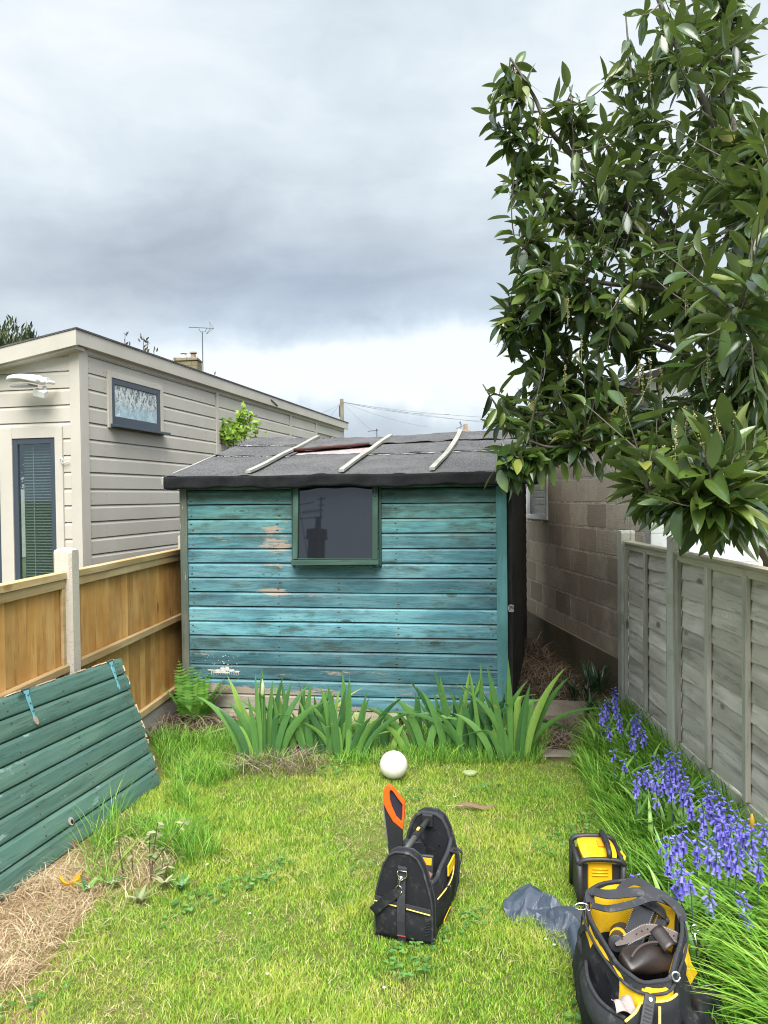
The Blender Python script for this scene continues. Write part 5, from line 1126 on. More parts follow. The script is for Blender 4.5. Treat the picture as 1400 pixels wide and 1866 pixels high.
    r = empty('yellow_tulip', G(1371, 1510, .22) * 1.0, 0, 'single orange yellow tulip bud against the fence beside the bluebells', 'tulip'); r.location.z = 0; r.location.x = min(r.location.x, 1.72)
    b = MB(); b.tube([(0, 0, 0), (0, 0, .22)], .003, 6); b.build('stem', M_STEM, r); b = MB(); b.tube([(0, 0, .215), (0, 0, .235), (0, 0, .26), (0, 0, .285)], [.004, .011, .010, .002], 8); b.build('bud', leafmat('tulip_petal', [(.7, .3, .02), (.75, .45, .03)], .5, .3), r, smooth=True)
    b = MB(); add_blade(b, (0, 0, 0), 1.2, .25, .015, .3, 7); b.build('leaf', M_IRIS, r)
build_weeds()

# ------------------------------------------------------------------ cherry laurel
M_LAUREL = leafmat('laurel_leaf', [(.009, .024, .006), (.020, .048, .010), (.042, .082, .016), (.080, .128, .024), (.14, .18, .035), (.28, .28, .06)], .22, .16, back=(.11, .15, .055), tcol=(.20, .30, .03), spec=.55)
M_BARK = plain('smooth_grey_bark', (.13, .11, .085), .8, .35, 40, .4)
def build_laurel():
    T0 = Vector((2.12, 4.0, 0)); r = empty('cherry_laurel', T0, 0, 'large glossy dark green cherry laurel overhanging the grey panel fence', 'tree')
    tr = [Vector((0, 0, 0)), Vector((.02, 0, .9)), Vector((-.03, .03, 1.6)), Vector((-.06, 0, 2.3)), Vector((-.10, .05, 3.0)), Vector((-.2, .05, 3.6)), Vector((-.32, .05, 4.1))]
    sp = smoothpath(tr, 5); b = MB(); b.tube(sp, [.066 * (1 - .96 * i / len(sp)) + .003 for i in range(len(sp))], 10); b.build('trunk', M_BARK, r, smooth=True)
    limbs = []
    def limb(s, path, rad):
        a = sp[int(s * (len(sp) - 1))]; pts = [a] + [P(*q) - T0 for q in path]; q = smoothpath(pts, 6); limbs.append((q, rad))
    limb(.45, [(1330, 560, 3.9), (1348, 342, 3.9), (1251, 123, 3.9), (1203, 5, 3.9), (1180, -60, 3.9)], .034)
    limb(.40, [(1300, 560, 4.1), (1140, 375, 4.2), (1073, 312, 4.2), (1003, 238, 4.2), (973, 175, 4.2), (930, 105, 4.2)], .030)
    limb(.36, [(1320, 520, 4.0), (1170, 423, 4.3), (1088, 409, 4.3), (1003, 360, 4.3), (947, 297, 4.3), (908, 222, 4.3)], .024)
    limb(.34, [(1330, 600, 3.8), (1225, 530, 3.8), (1095, 515, 3.9), (1000, 480, 4.0), (940, 440, 4.0)], .022)
    limb(.30, [(1300, 700, 4.0), (1140, 600, 4.2), (1010, 560, 4.3), (920, 575, 4.3)], .022)
    limb(.27, [(1250, 800, 4.0), (1140, 767, 4.2), (1060, 720, 4.3), (975, 640, 4.3)], .02)
    limb(.27, [(1250, 820, 3.8), (1100, 790, 4.1), (970, 775, 4.2), (917, 752, 4.2), (880, 700, 4.2)], .017)
    limb(.26, [(1280, 860, 3.8), (1120, 800, 3.9), (1010, 815, 3.9), (955, 805, 3.9), (905, 850, 3.9)], .015)
    limb(.26, [(1330, 900, 3.3), (1230, 860, 3.0), (1180, 900, 2.8)], .014)
    limb(.30, [(1380, 850, 3.3), (1340, 880, 2.8), (1300, 930, 2.6)], .014)
    limb(.33, [(1390, 700, 3.4), (1370, 600, 3.0), (1330, 560, 2.8)], .018)
    limb(.45, [(1400, 520, 3.6), (1390, 400, 3.3), (1400, 300, 3.2)], .018)
    limb(.5, [(1400, 450, 4.2), (1290, 260, 4.3), (1300, 90, 4.3), (1310, -40, 4.3)], .022)
    limb(.4, [(1260, 480, 4.3), (1170, 300, 4.4), (1150, 130, 4.4), (1140, 20, 4.4)], .018)
    limb(.4, [(1200, 500, 4.2), (1060, 330, 4.1), (1045, 250, 4.1), (1040, 170, 4.1)], .013)
    limb(.22, [(1370, 940, 3.9), (1330, 900, 4.4), (1230, 820, 4.8), (1080, 700, 4.9)], .02)
    limb(.6, [(1420, 300, 3.8), (1400, 230, 3.8)], .012)
    b = MB()
    for q, rad in limbs: b.tube(q, [rad * (1 - .82 * i / len(q)) for i in range(len(q))], 7)
    b.build('branches', M_BARK, r, smooth=True)
    LP = np.array([tuple(p) for q, _ in limbs for p in q] + [tuple(p) for p in sp[12:]])
    lobes = [(1235, 90, 100, 140, .95, 4.0, .3), (1330, 120, 45, 110, .5, 4.2, .2), (1150, 190, 50, 110, .7, 4.3, .2), (945, 175, 48, 90, .55, 4.2, .12), (1043, 215, 38, 65, .28, 4.15, .1), (1190, 290, 120, 110, 1.4, 4.1, .35), (1330, 300, 80, 90, .9, 4.0, .4), (965, 320, 60, 80, .6, 4.3, .15),
             (1070, 400, 120, 90, 1.3, 4.2, .3), (1250, 450, 150, 110, 1.6, 3.9, .45), (985, 510, 75, 85, 1.3, 4.1, .25), (1110, 570, 130, 100, 1.8, 4.2, .35), (1290, 600, 130, 120, 1.6, 3.6, .6), (960, 590, 60, 60, .8, 4.3, .2), (1010, 680, 70, 70, 1.1, 4.3, .3),
             (1140, 720, 120, 85, 2.0, 4.3, .45), (1310, 760, 120, 110, 1.9, 3.7, .6), (930, 745, 50, 42, .28, 4.2, .1), (1060, 800, 110, 38, 1.1, 4.1, .25), (1240, 840, 110, 60, 1.6, 3.7, .6), (1350, 850, 70, 80, 1.0, 3.0, .4), (1230, 905, 80, 32, .9, 2.9, .25), (1330, 930, 60, 40, .7, 2.9, .3), (955, 835, 48, 22, .5, 3.9, .08), (1385, 450, 40, 150, .7, 3.2, .3), (1330, 30, 60, 70, .6, 4.2, .2), (1385, 240, 30, 60, .5, 3.6, .3), (1370, 330, 40, 60, .5, 3.6, .3), (1160, 880, 40, 25, .5, 3.2, .2), (1395, 30, 8, 12, .04, 3.3, .05)]
    wt = np.array([l[4] * 1.0 for l in lobes]); wt *= np.array([1.0 if l[4] < .6 else 1.0 for l in lobes]); NT_ = 790; cnt = (wt / wt.sum() * NT_).astype(int)
    pos, dirs, nrm, size, rnd = [], [], [], [], []; tb = MB(); trunkdir = Vector((0, 0, 1))
    for l, c in zip(lobes, cnt):
        for _ in range(max(1, c)):
            while True:
                u, v = random.gauss(0, .52), random.gauss(0, .52)
                if u * u + v * v < 1: break
            Z = random.gauss(l[5], l[6]); Z = max(2.5, Z); tip = P(l[0] + u * l[2], l[1] + v * l[3], Z) - T0
            d2 = ((LP - np.array(tip)) ** 2).sum(1); best = None
            near = np.argsort(d2)[:6]; ok = [Vector(LP[i]) for i in near if (tip - Vector(LP[i])).length > .12] or [Vector(LP[near[-1]])]
            a = random.choice(ok[:4]); L = (tip - a).length
            if L > .55: a = tip + (a - tip).normalized() * .55 + Vector((0, 0, -.04)); L = .55
            mid = (a + tip) / 2 + Vector((random.uniform(-.04, .04), random.uniform(-.04, .04), -.05 + random.uniform(-.03, .02)))
            pth = bez(a, mid, tip, 8); tb.tube(pth, [.0042 * (1 - .6 * i / 8) for i in range(9)], 5, cap=False)
            nl = random.randint(7, 9); rr = random.random(); f0 = max(.05, 1 - .46 / max(.2, L))
            for k in range(nl):
                s = f0 + (1 - f0) * (k + .5) / nl; j = min(7, int(s * 8)); p = pth[j].lerp(pth[j + 1], s * 8 - j); t = (pth[j + 1] - pth[j]).normalized()
                az = k * 2.4 + rr * 6.28; o = t.orthogonal().normalized(); w2 = t.cross(o); rad = o * math.cos(az) + w2 * math.sin(az); ang = .45 + .55 * (1 - s)
                d = (t * .55 + rad * (.5 + .5 * ang) + Vector((0, 0, -.10 - .55 * random.random() if k < nl - 2 else .15))).normalized()
                if k == nl - 1: d = (t + Vector((random.uniform(-.2, .2),) * 3)).normalized()
                n = Vector((random.gauss(0, .55), random.gauss(0, .55), 1)) + t * .2
                pos.append(p + rad * .01); dirs.append(d); nrm.append(n); size.append(random.uniform(.105, .165) * (1.12 if Z < 3.3 else 1.0) * (.8 if k >= nl - 2 else 1)); q = random.random()
                rnd.append(min(1, max(0, random.gauss(.42, .2))) if q < .94 else random.uniform(.6, .85 if Z < 3.4 else .97))
    # the drooping cluster hanging in front of the shed roof corner
    for (px, py, dx, dy, sz) in ((925, 850, -10, 46, .15), (945, 848, -6, 50, .155), (965, 850, 0, 50, .15), (985, 845, 3, 48, .14), (1000, 835, 10, 55, .155), (915, 815, -2, 30, .11), (934, 820, -6, 34, .12), (905, 745, -20, 36, .12), (918, 752, -6, 22, .08), (1025, 840, 6, 36, .12), (1050, 838, 3, 35, .12), (1070, 835, 10, 30, .1), (960, 780, 0, 34, .1), (1090, 840, 4, 40, .12)):
        a = P(px, py, 3.9) - T0; e = P(px + dx, py + dy, 3.88) - T0; pos.append(a); dirs.append((e - a).normalized()); nrm.append(Vector((random.uniform(-.4, .4), -1, .3))); size.append(sz); rnd.append(random.uniform(.5, .8))
    tb.build('twigs', M_BARK, r)
    leaf_cloud('foliage', [tuple(p) for p in pos], [tuple(p) for p in dirs], [tuple(p) for p in nrm], np.array(size), np.array(rnd), M_LAUREL, r)
    # flower spikes
    MF = leafmat('laurel_blossom', [(.30, .30, .10), (.55, .48, .24), (.75, .62, .40)], .6, .3)
    for (px, py, Z, L, tl) in [(1231, 822, 2.75, .09, 0), (1283, 812, 2.7, .12, -.5), (1312, 800, 2.7, .11, -.25), (985, 250, 4.15, .12, 0), (1185, 700, 3.7, .13, 0), (1172, 720, 3.7, .13, 0), (1205, 715, 3.7, .12, 0), (1165, 690, 3.7, .1, 0), (1250, 780, 3.4, .1, 0), (1210, 860, 3, .1, 0), (1030, 700, 4, .1, 0),
                               (1290, 690, 3.2, .13, 0), (1035, 580, 3.9, .11, 0), (1060, 650, 3.9, .11, 0), (1250, 560, 3.5, .12, 0), (1270, 180, 3.9, .12, 0), (1185, 150, 3.9, .12, 0), (1100, 470, 3.9, .11, 0), (1240, 400, 3.6, .13, 0), (1140, 770, 3.7, .12, 0), (1340, 800, 2.9, .1, 0)]:
        p = P(px, py, Z - .15) - T0; b = MB(); e = p + Vector((tl * L * .6, 0, L)); b.tube([p - Vector((0, 0, .04)), p, e], [.002, .002, .001], 5, r=.1)
        for k in range(34):
            s = random.random(); az = random.random() * 6.28; c = p.lerp(e, s) + Vector((math.cos(az), math.sin(az), 0)) * .008 * (1.15 - s * .6); q = .0034; b.add([c + Vector(v) * q for v in ((1, 0, 0), (0, 1, 0), (-1, 0, 0), (0, -1, 0), (0, 0, 1), (0, 0, -1))], [(0, 1, 4), (1, 2, 4), (2, 3, 4), (3, 0, 4), (1, 0, 5), (2, 1, 5), (3, 2, 5), (0, 3, 5)])
        b.build('blossom_spike', MF, r)
build_laurel()

# ------------------------------------------------------------------ plants beyond the annex
def build_far_plants():
    M = leafmat('conifer_needles', [(.02, .035, .012), (.045, .065, .02), (.09, .11, .03)], .6, .1)
    r = empty('conifer', (-6.6, 12.6, 0), 0, 'dark conifer top showing above the annex roof at the left', 'tree'); b = MB(); b.tube([(0, 0, 0), (0, 0, 4.2)], [.12, .03], 8); b.build('trunk', M_BARK, r)
    m = 42000; u = rng.normal(size=(m, 3)); u /= np.linalg.norm(u, axis=1)[:, None]; rad = rng.random(m) ** .3; bump_ = 1 + .22 * np.sin(u[:, 0] * 9) * np.sin(u[:, 1] * 7 + 1) + .12 * np.sin(u[:, 0] * 23 + u[:, 2] * 11)
    pos = u * (rad * bump_)[:, None] * np.array([1.35, 1.2, 1.15]) + np.array([0, 0, 3.25]); d = u * .5 + np.array([0, 0, .8]) + rng.normal(size=(m, 3)) * .35
    leaf_cloud('crown', pos, d, rng.normal(size=(m, 3)), .07 + .07 * rng.random(m), rng.random(m), M, r, wid=.8)
    MC = leafmat('fresh_creeper_leaf', [(.12, .24, .03), (.26, .42, .05), (.42, .55, .09)], .5, .4)
    r = empty('climbing_plant', (-1.72, 9.3, 0), 0, 'bright green climber reaching up the annex wall behind the shed roof', 'climber'); pos, d = [], []; b = MB()
    for (pa, pb, n) in (((402, 800, 9.1), (400, 765, 9.1), 30), ((425, 802, 9.3), (445, 744, 9.3), 60), ((445, 795, 9.4), (458, 755, 9.4), 35), ((440, 790, 9.3), (422, 776, 9.3), 18), ((462, 800, 9.6), (471, 782, 9.6), 8), ((415, 800, 9.2), (430, 790, 9.2), 26), ((404, 800, 9.1), (412, 785, 9.1), 30)):
        a, e = P(*pa) - r.location, P(*pb) - r.location; a0 = Vector((a.x, a.y, 0)); b.tube([a0, a, e], [.012, .008, .003], 5)
        for k in range(n * 2): s = random.random(); p = a.lerp(e, s) + Vector((random.gauss(0, .05), random.gauss(0, .03), random.gauss(0, .04))) * (1.3 - s * .8); pos.append(tuple(p)); d.append((random.gauss(0, 1), random.gauss(0, .6), random.gauss(.2, .6)))
    b.build('stems', M_BARK, r); m = len(pos); leaf_cloud('leaves', pos, d, rng.normal(size=(m, 3)) + np.array([0, -1, .5]), .045 + .035 * rng.random(m), rng.random(m), MC, r, wid=2.0)
    MT = leafmat('reddish_shoot_leaf', [(.10, .06, .04), (.10, .12, .05), (.16, .10, .07)], .6, .2)
    for i, (px, y0, y1, n, lab) in enumerate(((228, 640, 608, 16, 'bare reddish shoot above the annex roof, left of the others'), (236, 640, 622, 8, 'short reddish shoot leaning against its taller neighbour above the roof'), (262, 650, 614, 18, 'leafy shoot above the annex roof, over the small window'), (269, 645, 620, 14, 'shoot with a yellow green tip above the annex roof'), (281, 655, 630, 5, 'thin bare twig above the annex roof'),
                                         (315, 665, 655, 3, 'tiny shoot just left of the mossy chimney'), (391, 690, 678, 4, 'tiny pointed shoot right of the mossy chimney'))):
        e = P(px, y1, 11.5); a = P(px - 2, y0 + 40, 11.5); r = empty('shoot', (a.x, a.y, 0), 0, lab, 'shrub', 'shoots showing above the annex roof'); b = MB(); a0 = Vector((0, 0, a.z)); ee = e - Vector((a.x, a.y, 0)); b.tube([(0, 0, 0), a0, ee], [.02, .012, .004], 5); b.build('stem', M_BARK, r)
        pos = []; d = []
        for k in range(n): s = random.uniform(.45, 1); pos.append(tuple(a0.lerp(ee, s) + Vector((random.gauss(0, .02), 0, 0)))); d.append((random.gauss(0, .7), random.gauss(0, .3), 1))
        leaf_cloud('leaves', pos, d, rng.normal(size=(n, 3)), .05 + .03 * rng.random(n), rng.random(n), MT, r, wid=1.3)
build_far_plants()
# ------------------------------------------------------------------ ball and tools
def fabric(name, col, var=.3, rough=.8, sc=500, dust=.25):
    def fn(t):
        v = t.coord(); n = t.noise(v, 14, 5, .6); w1 = t.noise(v, sc, 2, .5); c = t.mix(n, tuple(x * (1 - var) for x in col), tuple(x * (1 + var) for x in col))
        c = t.mix(t.math('MULTIPLY', t.smooth(t.noise(v, 26, 5, .7), .52, .75), min(.8, dust * 1.5)), c, (.15, .145, .135))
        return {'Base Color': c, 'Roughness': rough, 'Specular IOR Level': .3, 'Normal': t.bump(t.math('ADD', w1, t.math('MULTIPLY', n, 2.0)), .35, .004)}
    return material(name, fn)
M_NYL = fabric('black_nylon', (.014, .015, .018)); M_NYL2 = fabric('dusty_black_nylon', (.035, .037, .042), dust=.5); M_WEB = fabric('grey_black_webbing', (.032, .033, .037), sc=300, dust=.35)
M_YEL = fabric('yellow_nylon', (.78, .47, .012), .12, .7, dust=.12); M_YPIPE = plain('yellow_piping', (.80, .60, .12), .6); M_YPL = plain('yellow_plastic', (.85, .45, .01), .32, .08, 12, .05)
M_BRUB = plain('black_rubber', (.022, .022, .024), .5, .3, 60); M_CHROME = plain('steel_clip', (.6, .6, .58), .25, .1, metal=1.0); M_ORG = plain('orange_grip', (.88, .12, .012), .4, .08, 20, .05)
M_LEA = plain('brown_leather', (.075, .052, .045), .55, .35, 50); M_LEAD = plain('dark_leather', (.028, .02, .017), .38, .5, 40)
def build_ball():
    c = G(718, 1421); r = empty('ball', (c.x, c.y + .02, .079), 0, 'dull white ball lying on the lawn in front of the irises', 'ball')
    b = MB(); n, m = 40, 24; q = .081
    rings = [[(q * math.sin(math.pi * j / m) * math.cos(2 * math.pi * k / n), q * math.sin(math.pi * j / m) * math.sin(2 * math.pi * k / n), -q * math.cos(math.pi * j / m)) for k in range(n)] for j in range(1, m)]; b.loft(rings, r=.5)
    def fn(t):
        v = t.coord(); z = t.sep(v)[2]; n_ = t.noise(v, 30, 5, .7); c_ = t.mix(t.math('MULTIPLY', t.smooth(n_, .5, .75), .35), (.74, .71, .63), (.42, .38, .28))
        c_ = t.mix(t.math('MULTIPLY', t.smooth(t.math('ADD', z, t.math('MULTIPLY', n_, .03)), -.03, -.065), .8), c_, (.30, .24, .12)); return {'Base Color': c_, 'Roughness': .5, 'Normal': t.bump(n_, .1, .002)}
    body = b.build('shell', material('weathered_white_rubber', fn), r, smooth=True)
    b = MB()
    for k in range(9):
        if k in (2, 6): continue
        a = k * .7; d0 = Vector((.10 + .14 * math.cos(a), -1, .12 + .16 * math.sin(a))).normalized() * .0812; d1 = Vector((.10 + .14 * math.cos(a + .6), -1, .12 + .16 * math.sin(a + .6))).normalized() * .0812; b.tube([d0, d1], .0009, 4)
    b.tube([Vector((.04, -1, .18)).normalized() * .0812, Vector((.17, -1, .06)).normalized() * .0812], .0009, 4); b.build('worn_mark', plain('faint_grey_print', (.45, .43, .38)), body)
build_ball()

def build_tote():
    c = G(736, 1716); r = empty('tool_tote', (c.x, c.y, 0), -R(19), 'open black nylon tool tote with yellow piping, a bar handle and a steel strap clip', 'tool bag')
    W, L, H = .111, .37, .335
    half = [(0, H), (.03, H - .002), (.056, H - .018), (.077, H - .055), (.095, H - .115), (.108, H - .165), (.112, .13), (.112, .03), (.104, .004), (.0, .0)]
    prof = [(x, z) for x, z in half] + [(-x, z) for x, z in half[-2:0:-1]]
    def panel(y0, y1, sc=1.0):
        b = MB(); n = len(prof)
        for s in (1,): b.loft([[(x * k * sc, y, .17 + (z - .17) * k) for x, z in prof] for y, k in ((y0, .95), (y0 + .006, .99), (y1 - .006, 1.0), (y1, .96))])
        return b
    def arch(y, rad, mat, nm, par, k=.985):
        b = MB(); b.tube([(x * k, y, .17 + (z - .17) * k) for x, z in prof + prof[:1]], rad, 7, cap=False); return b.build(nm, mat, par, smooth=True)
    ne = panel(0, .04).build('near_end_panel', M_NYL, r); arch(.0, .0045, M_NYL2, 'piping', ne); arch(.04, .004, M_NYL2, 'piping', ne)
    b = MB(); b.loft([[(x * k, y, .17 + (z - .17) * k) for x, z in prof] for y, k in ((L - .012, .9), (L - .012, .97), (L, 1.0), (L + .035, 1.0), (L + .045, .95))]); fe = b.build('far_end_panel', M_NYL, r); arch(L - .008, .008, M_NYL2, 'piping', fe); arch(L + .04, .004, M_NYL2, 'piping', fe)
    b = MB()
    for (x, z) in ((-.02, .20), (.045, .205), (.075, .155), (-.06, .19), (.025, .27)): b.tube([(x, L - .0125, z), (x, L - .0155, z)], .0035, 8)
    b.build('rivets', M_CHROME, fe)
    # base and the low side walls
    b = MB(); b.box(-W - .002, W + .002, .041, L - .013, .002, .045); b.box(-W - .004, W + .004, -.004, .041, .0, .018); b.build('moulded_base', M_BRUB, r, bevel=.004)
    for s in (-1, 1):
        b = MB()
        def wall(u, v): zt = .175 + .035 * (2 * u - 1) ** 2 + (.03 * u if s > 0 else 0); return (s * (W + .014 * math.sin(math.pi * u) * math.sin(math.pi * v) + .004 * math.sin(u * 9) - (.012 * v * v)), .041 + (L - .054) * u, .045 + (zt - .045) * v)
        b.grid(wall, 16, 8, (-s * .012, 0, 0)); sw = b.build('side_wall', M_NYL, r, smooth=True)
        b = MB(); b.tube([Vector(wall(i / 16, 1)) + Vector((-s * .006, 0, .002)) for i in range(17)], .009, 8); b.build('rolled_edge', M_NYL2, sw, smooth=True)
    b = MB(); b.grid(lambda u, v: (.113 + .020 * math.sin(math.pi * min(1, u * 1.05)) * (.4 + .6 * v), .06 + .27 * u, .03 + (.115 + .025 * u) * v), 12, 6, (-.006, 0, 0)); pk = b.build('side_pocket', M_NYL, r, smooth=True)
    b = MB(); b.tube([(.115 + .020 * math.sin(math.pi * min(1, u * 1.05)), .06 + .27 * u, .146 + .025 * u) for u in [i / 12 for i in range(13)]], .0026, 6); b.build('yellow_piping', M_YPIPE, pk, smooth=True)
    b = MB(); b.box(.118, .124, .20, .30, .165, .205); b.build('yellow_patch', M_YEL, pk); b = MB(); b.box(.1355, .1375, .07, .17, .052, .066); b.build('yellow_print', M_YEL, pk)
    for i in range(7): b = MB(); b.obox((.1385, .08 + .013 * i, .059), (.0015, .006, .009), (R(10), 0, 0)); b.build('print_mark', M_BRUB, pk)
    b = MB(); b.strap(smoothpath([(.105, .30, .22), (.135, .30, .215), (.142, .295, .16), (.137, .29, .10), (.128, .28, .05)], 5), .020, .002, (1, 0, .2)); b.strap(smoothpath([(.12, .29, .235), (.145, .33, .20), (.137, .30, .14)], 5), .009, .004, (1, 0, 0)); b.build('side_strap', M_WEB, r)
    # bar handle
    A, B_ = Vector((-.005, .03, H - .014)), Vector((-.002, L - .01, H - .028)); b = MB(); q = lambda s: A.lerp(B_, s); b.tube([q(0), q(1)], .0115, 12); hb = b.build('bar_handle', plain('dark_grey_tube', (.06, .065, .06), .4), r, smooth=True)
    b = MB()
    for i in range(9): b.tube([q(.40 + i * .030), q(.418 + i * .030)], .016 if i not in (3, 4, 5) else .0145, 12)
    b.tube([q(.41), q(.66)], .0135, 12); b.build('ribbed_grip', M_BRUB, hb, smooth=False)
    b = MB(); b.box(-.006, .004, .195, .218, H - .004, H + .0, 0); b.build('yellow_mark', M_YPIPE, hb)
    b = MB(); b.obox(tuple(q(.97)), (.045, .02, .05)); b.build('handle_socket', M_BRUB, hb, bevel=.004)
    # near end: pocket, piping, strap, ring and clip
    def nz(x): return .15 - .018 * (x + .1) / .2
    b = MB(); b.grid(lambda u, v: (-.108 + .216 * u, -.004 - .016 * math.sin(math.pi * u) ** .6 * math.sin(math.pi * (.15 + .8 * v)), .012 + (nz(-.108 + .216 * u) - .012) * v), 14, 8, (0, .006, 0)); ep = b.build('end_pocket', M_NYL, r, smooth=True)
    b = MB(); b.grid(lambda u, v: (-.108 + .216 * u, -.014 - .004 * math.sin(math.pi * u), nz(-.108 + .216 * u) - .004 + .016 * v), 14, 2, (0, .004, 0)); b.build('pocket_hem', M_NYL2, ep)
    b = MB()
    for x0, x1 in ((-.108, -.085), (-.055, -.02), (.018, .108)): b.tube([(x0 + (x1 - x0) * k / 6, -.0195, nz(x0 + (x1 - x0) * k / 6) - .004) for k in range(7)], .0022, 6)
    b.build('yellow_piping', M_YPIPE, ep)
    b = MB()
    for i in range(6): b.obox((.095, -.0135, .05 + i * .010), (.018, .002, .002), (0, R(-25), 0))
    b.build('stitching', M_WEB, ep)
    b = MB(); b.strap([(-.002, -.006, .285), (-.002, -.012, .22), (-.002, -.022, .15), (-.002, -.027, .09), (-.002, -.020, .035), (-.002, -.012, .004)], .030, .003, (0, -1, 0)); b.build('vertical_strap', M_NYL2, r)
    b = MB(); b.box(-.018, .014, -.0235, -.021, .032, .035); b.build('red_stitch', plain('red_thread', (.35, .05, .06)), r)
    b = MB(); b.box(-.016, .020, -.016, -.006, .272, .284); b.build('ring_keeper', M_NYL2, r, bevel=.003)
    b = MB(); b.tube([(.002 + .018 * math.cos(a), -.016, .262 + .019 * math.sin(a)) for a in [R(160) + i * R(220) / 12 for i in range(13)]] + [(.019, -.016, .272), (-.015, -.016, .272)], .0022, 7); b.build('steel_ring', M_CHROME, r, smooth=True)
    b = MB(); b.tube([(.0, -.019, .252), (-.006, -.021, .235), (-.010, -.021, .215)], .0035, 7); b.tube([(-.010 + .012 * math.cos(a), -.021, .203 + .016 * math.sin(a)) for a in [i * .5 for i in range(13)]], .0025, 6); b.tube([(-.003 + .009 * math.cos(a), -.02, .246 + .008 * math.sin(a)) for a in [i * .5 for i in range(13)]], .002, 6); b.build('snap_clip', M_CHROME, r, smooth=True)
    b = MB(); b.strap(smoothpath([(-.012, -.023, .200), (-.04, -.027, .175), (-.075, -.027, .145), (-.112, -.020, .105), (-.117, .01, .10)], 4), [.018, .024, .034, .034, .034] + [.034] * 12, .003, (0, -1, 0)); b.build('shoulder_strap', M_NYL, r)
    # inside: floor, black sorting pocket
    b = MB(); b.box(-.10, .10, .045, L - .02, .046, .052); b.build('floor', M_NYL, r); b = MB(); b.box(-.05, .055, .10, .12, .053, .19); b.box(-.09, -.055, .09, .3, .053, .20); b.build('divider', M_NYL2, r, bevel=.004)
    Mx = Matrix.Translation(r.location) @ Euler(r.rotation_euler).to_matrix().to_4x4()
    def W_(p): return Mx @ Vector(p)
    # tools standing in the tote: things of their own
    t = empty('voltage_tester', W_((.035, .20, .178)), -R(19), 'black tester with an orange panel standing in the tool tote', 'tester', rot=(R(-18), 0, -R(14)))
    b = MB(); b.box(-.026, .026, -.010, .012, -.09, .055); b.build('body', M_BRUB, t, bevel=.005); b = MB(); b.box(-.019, .019, -.0125, -.0105, .018, .044); b.build('orange_panel', plain('orange_panel', (.75, .33, .01), .4), t, bevel=.003)
    b = MB(); b.tube([(-.015, -.013, -.005), (-.012, -.024, -.02), (-.016, -.02, -.035)], .002, 6); b.tube([(.01, -.013, -.005), (.006, -.024, -.02), (.012, -.02, -.035)], .002, 6); b.build('leads', M_CHROME, t)
    t = empty('sanding_block', W_((.045, .135, .19)), 0, 'dusty pink sanding block tucked between pockets of the tool tote', 'block', rot=(R(25), R(8), R(20)))
    b = MB(); b.prism([(-.025, -.02, -.008), (.012, -.024, -.008), (.032, .0, -.008), (.006, .024, -.008), (-.026, .018, -.008)], (0, 0, .014)); b.build('block', plain('pinkish_grit', (.20, .085, .08), .9, .2, 120), t, bevel=.002)
    t = empty('black_case', W_((-.035, .27, .20)), 0, 'black angular plastic case standing upright in the tool tote', 'case', rot=(0, 0, R(8)))
    b = MB(); b.prism([(-.05, 0, -.12), (.045, 0, -.12), (.045, 0, .015), (.028, 0, .045), (-.04, 0, .045), (-.05, 0, .03)], (0, .035, 0)); b.build('case', plain('black_case_plastic', (.03, .032, .036), .35), t, bevel=.003)
    t = empty('yellow_tool', W_((.065, .17, .12)), 0, 'small yellow handled tool lying low in the tool tote', 'tool', rot=(R(60), R(20), R(30))); b = MB(); b.tube([(0, 0, -.05), (0, 0, -.01), (0, 0, .03), (0, 0, .06)], [.010, .014, .012, .008], 10); b.build('handle', M_YPL, t, smooth=True); b = MB(); b.tube([(0, 0, .055), (0, 0, .11)], .003, 8); b.build('shank', M_CHROME, t)
    # hand saw: handle up, blade in a dark guard
    Z = 2.93; o = P(722, 1545, Z); t = empty('hand_saw', o, 0, 'hand saw standing in the tote with its orange and black handle upwards', 'saw')
    f = lambda zx, zy: P(640 + zx / 5.185, 1400 + zy / 5.185, Z) - o; e = Vector((.10, .026, 0))
    def ring(outer, inner, nm, mt, par, e_=Vector((.004, .026, 0)), off=Vector()):
        a = [f(*p) + off for p in outer]; c_ = [f(*p) + off for p in inner]; n = len(a); b = MB(); fs = []
        for i in range(n): j = (i + 1) % n; fs += [(i, j, n + j, n + i), (2 * n + j, 2 * n + i, 3 * n + i, 3 * n + j), (j, i, 2 * n + i, 2 * n + j), (n + i, n + j, 3 * n + j, 3 * n + i)]
        b.add(a + c_ + [p + e_ for p in a] + [p + e_ for p in c_], fs); return b.build(nm, mt, par, bevel=.003)
    h = ring([(345, 158), (382, 180), (440, 250), (503, 330), (503, 470), (488, 585), (395, 505), (345, 420), (302, 330), (302, 215)], [(372, 205), (400, 225), (440, 285), (486, 345), (484, 440), (474, 510), (425, 460), (385, 370), (366, 300), (362, 240)], 'handle', M_ORG, t)
    b = MB(); pl = [f(*p) + Vector((0, .010, 0)) for p in [(366, 200), (400, 215), (490, 335), (490, 450), (478, 530), (425, 470), (380, 375), (358, 290)]]; b.prism(pl, (.002, .014, 0)); b.build('inner_grip', plain('navy_rubber', (.02, .02, .035), .6), h, bevel=.002)
    b = MB(); b.prism([f(*p) + Vector((0, .004, 0)) for p in [(306, 335), (345, 425), (395, 512), (488, 590), (486, 760), (480, 1000), (385, 1000), (340, 700)]], (.002, .016, 0)); b.build('blade_guard', M_BRUB, t, bevel=.003)
    b = MB(); b.prism([f(*p) + Vector((0, .002, 0)) for p in [(296, 340), (306, 335), (352, 720), (342, 720)]], (.002, .010, 0)); b.build('blade', plain('saw_steel', (.55, .56, .55), .3, metal=.8), t)
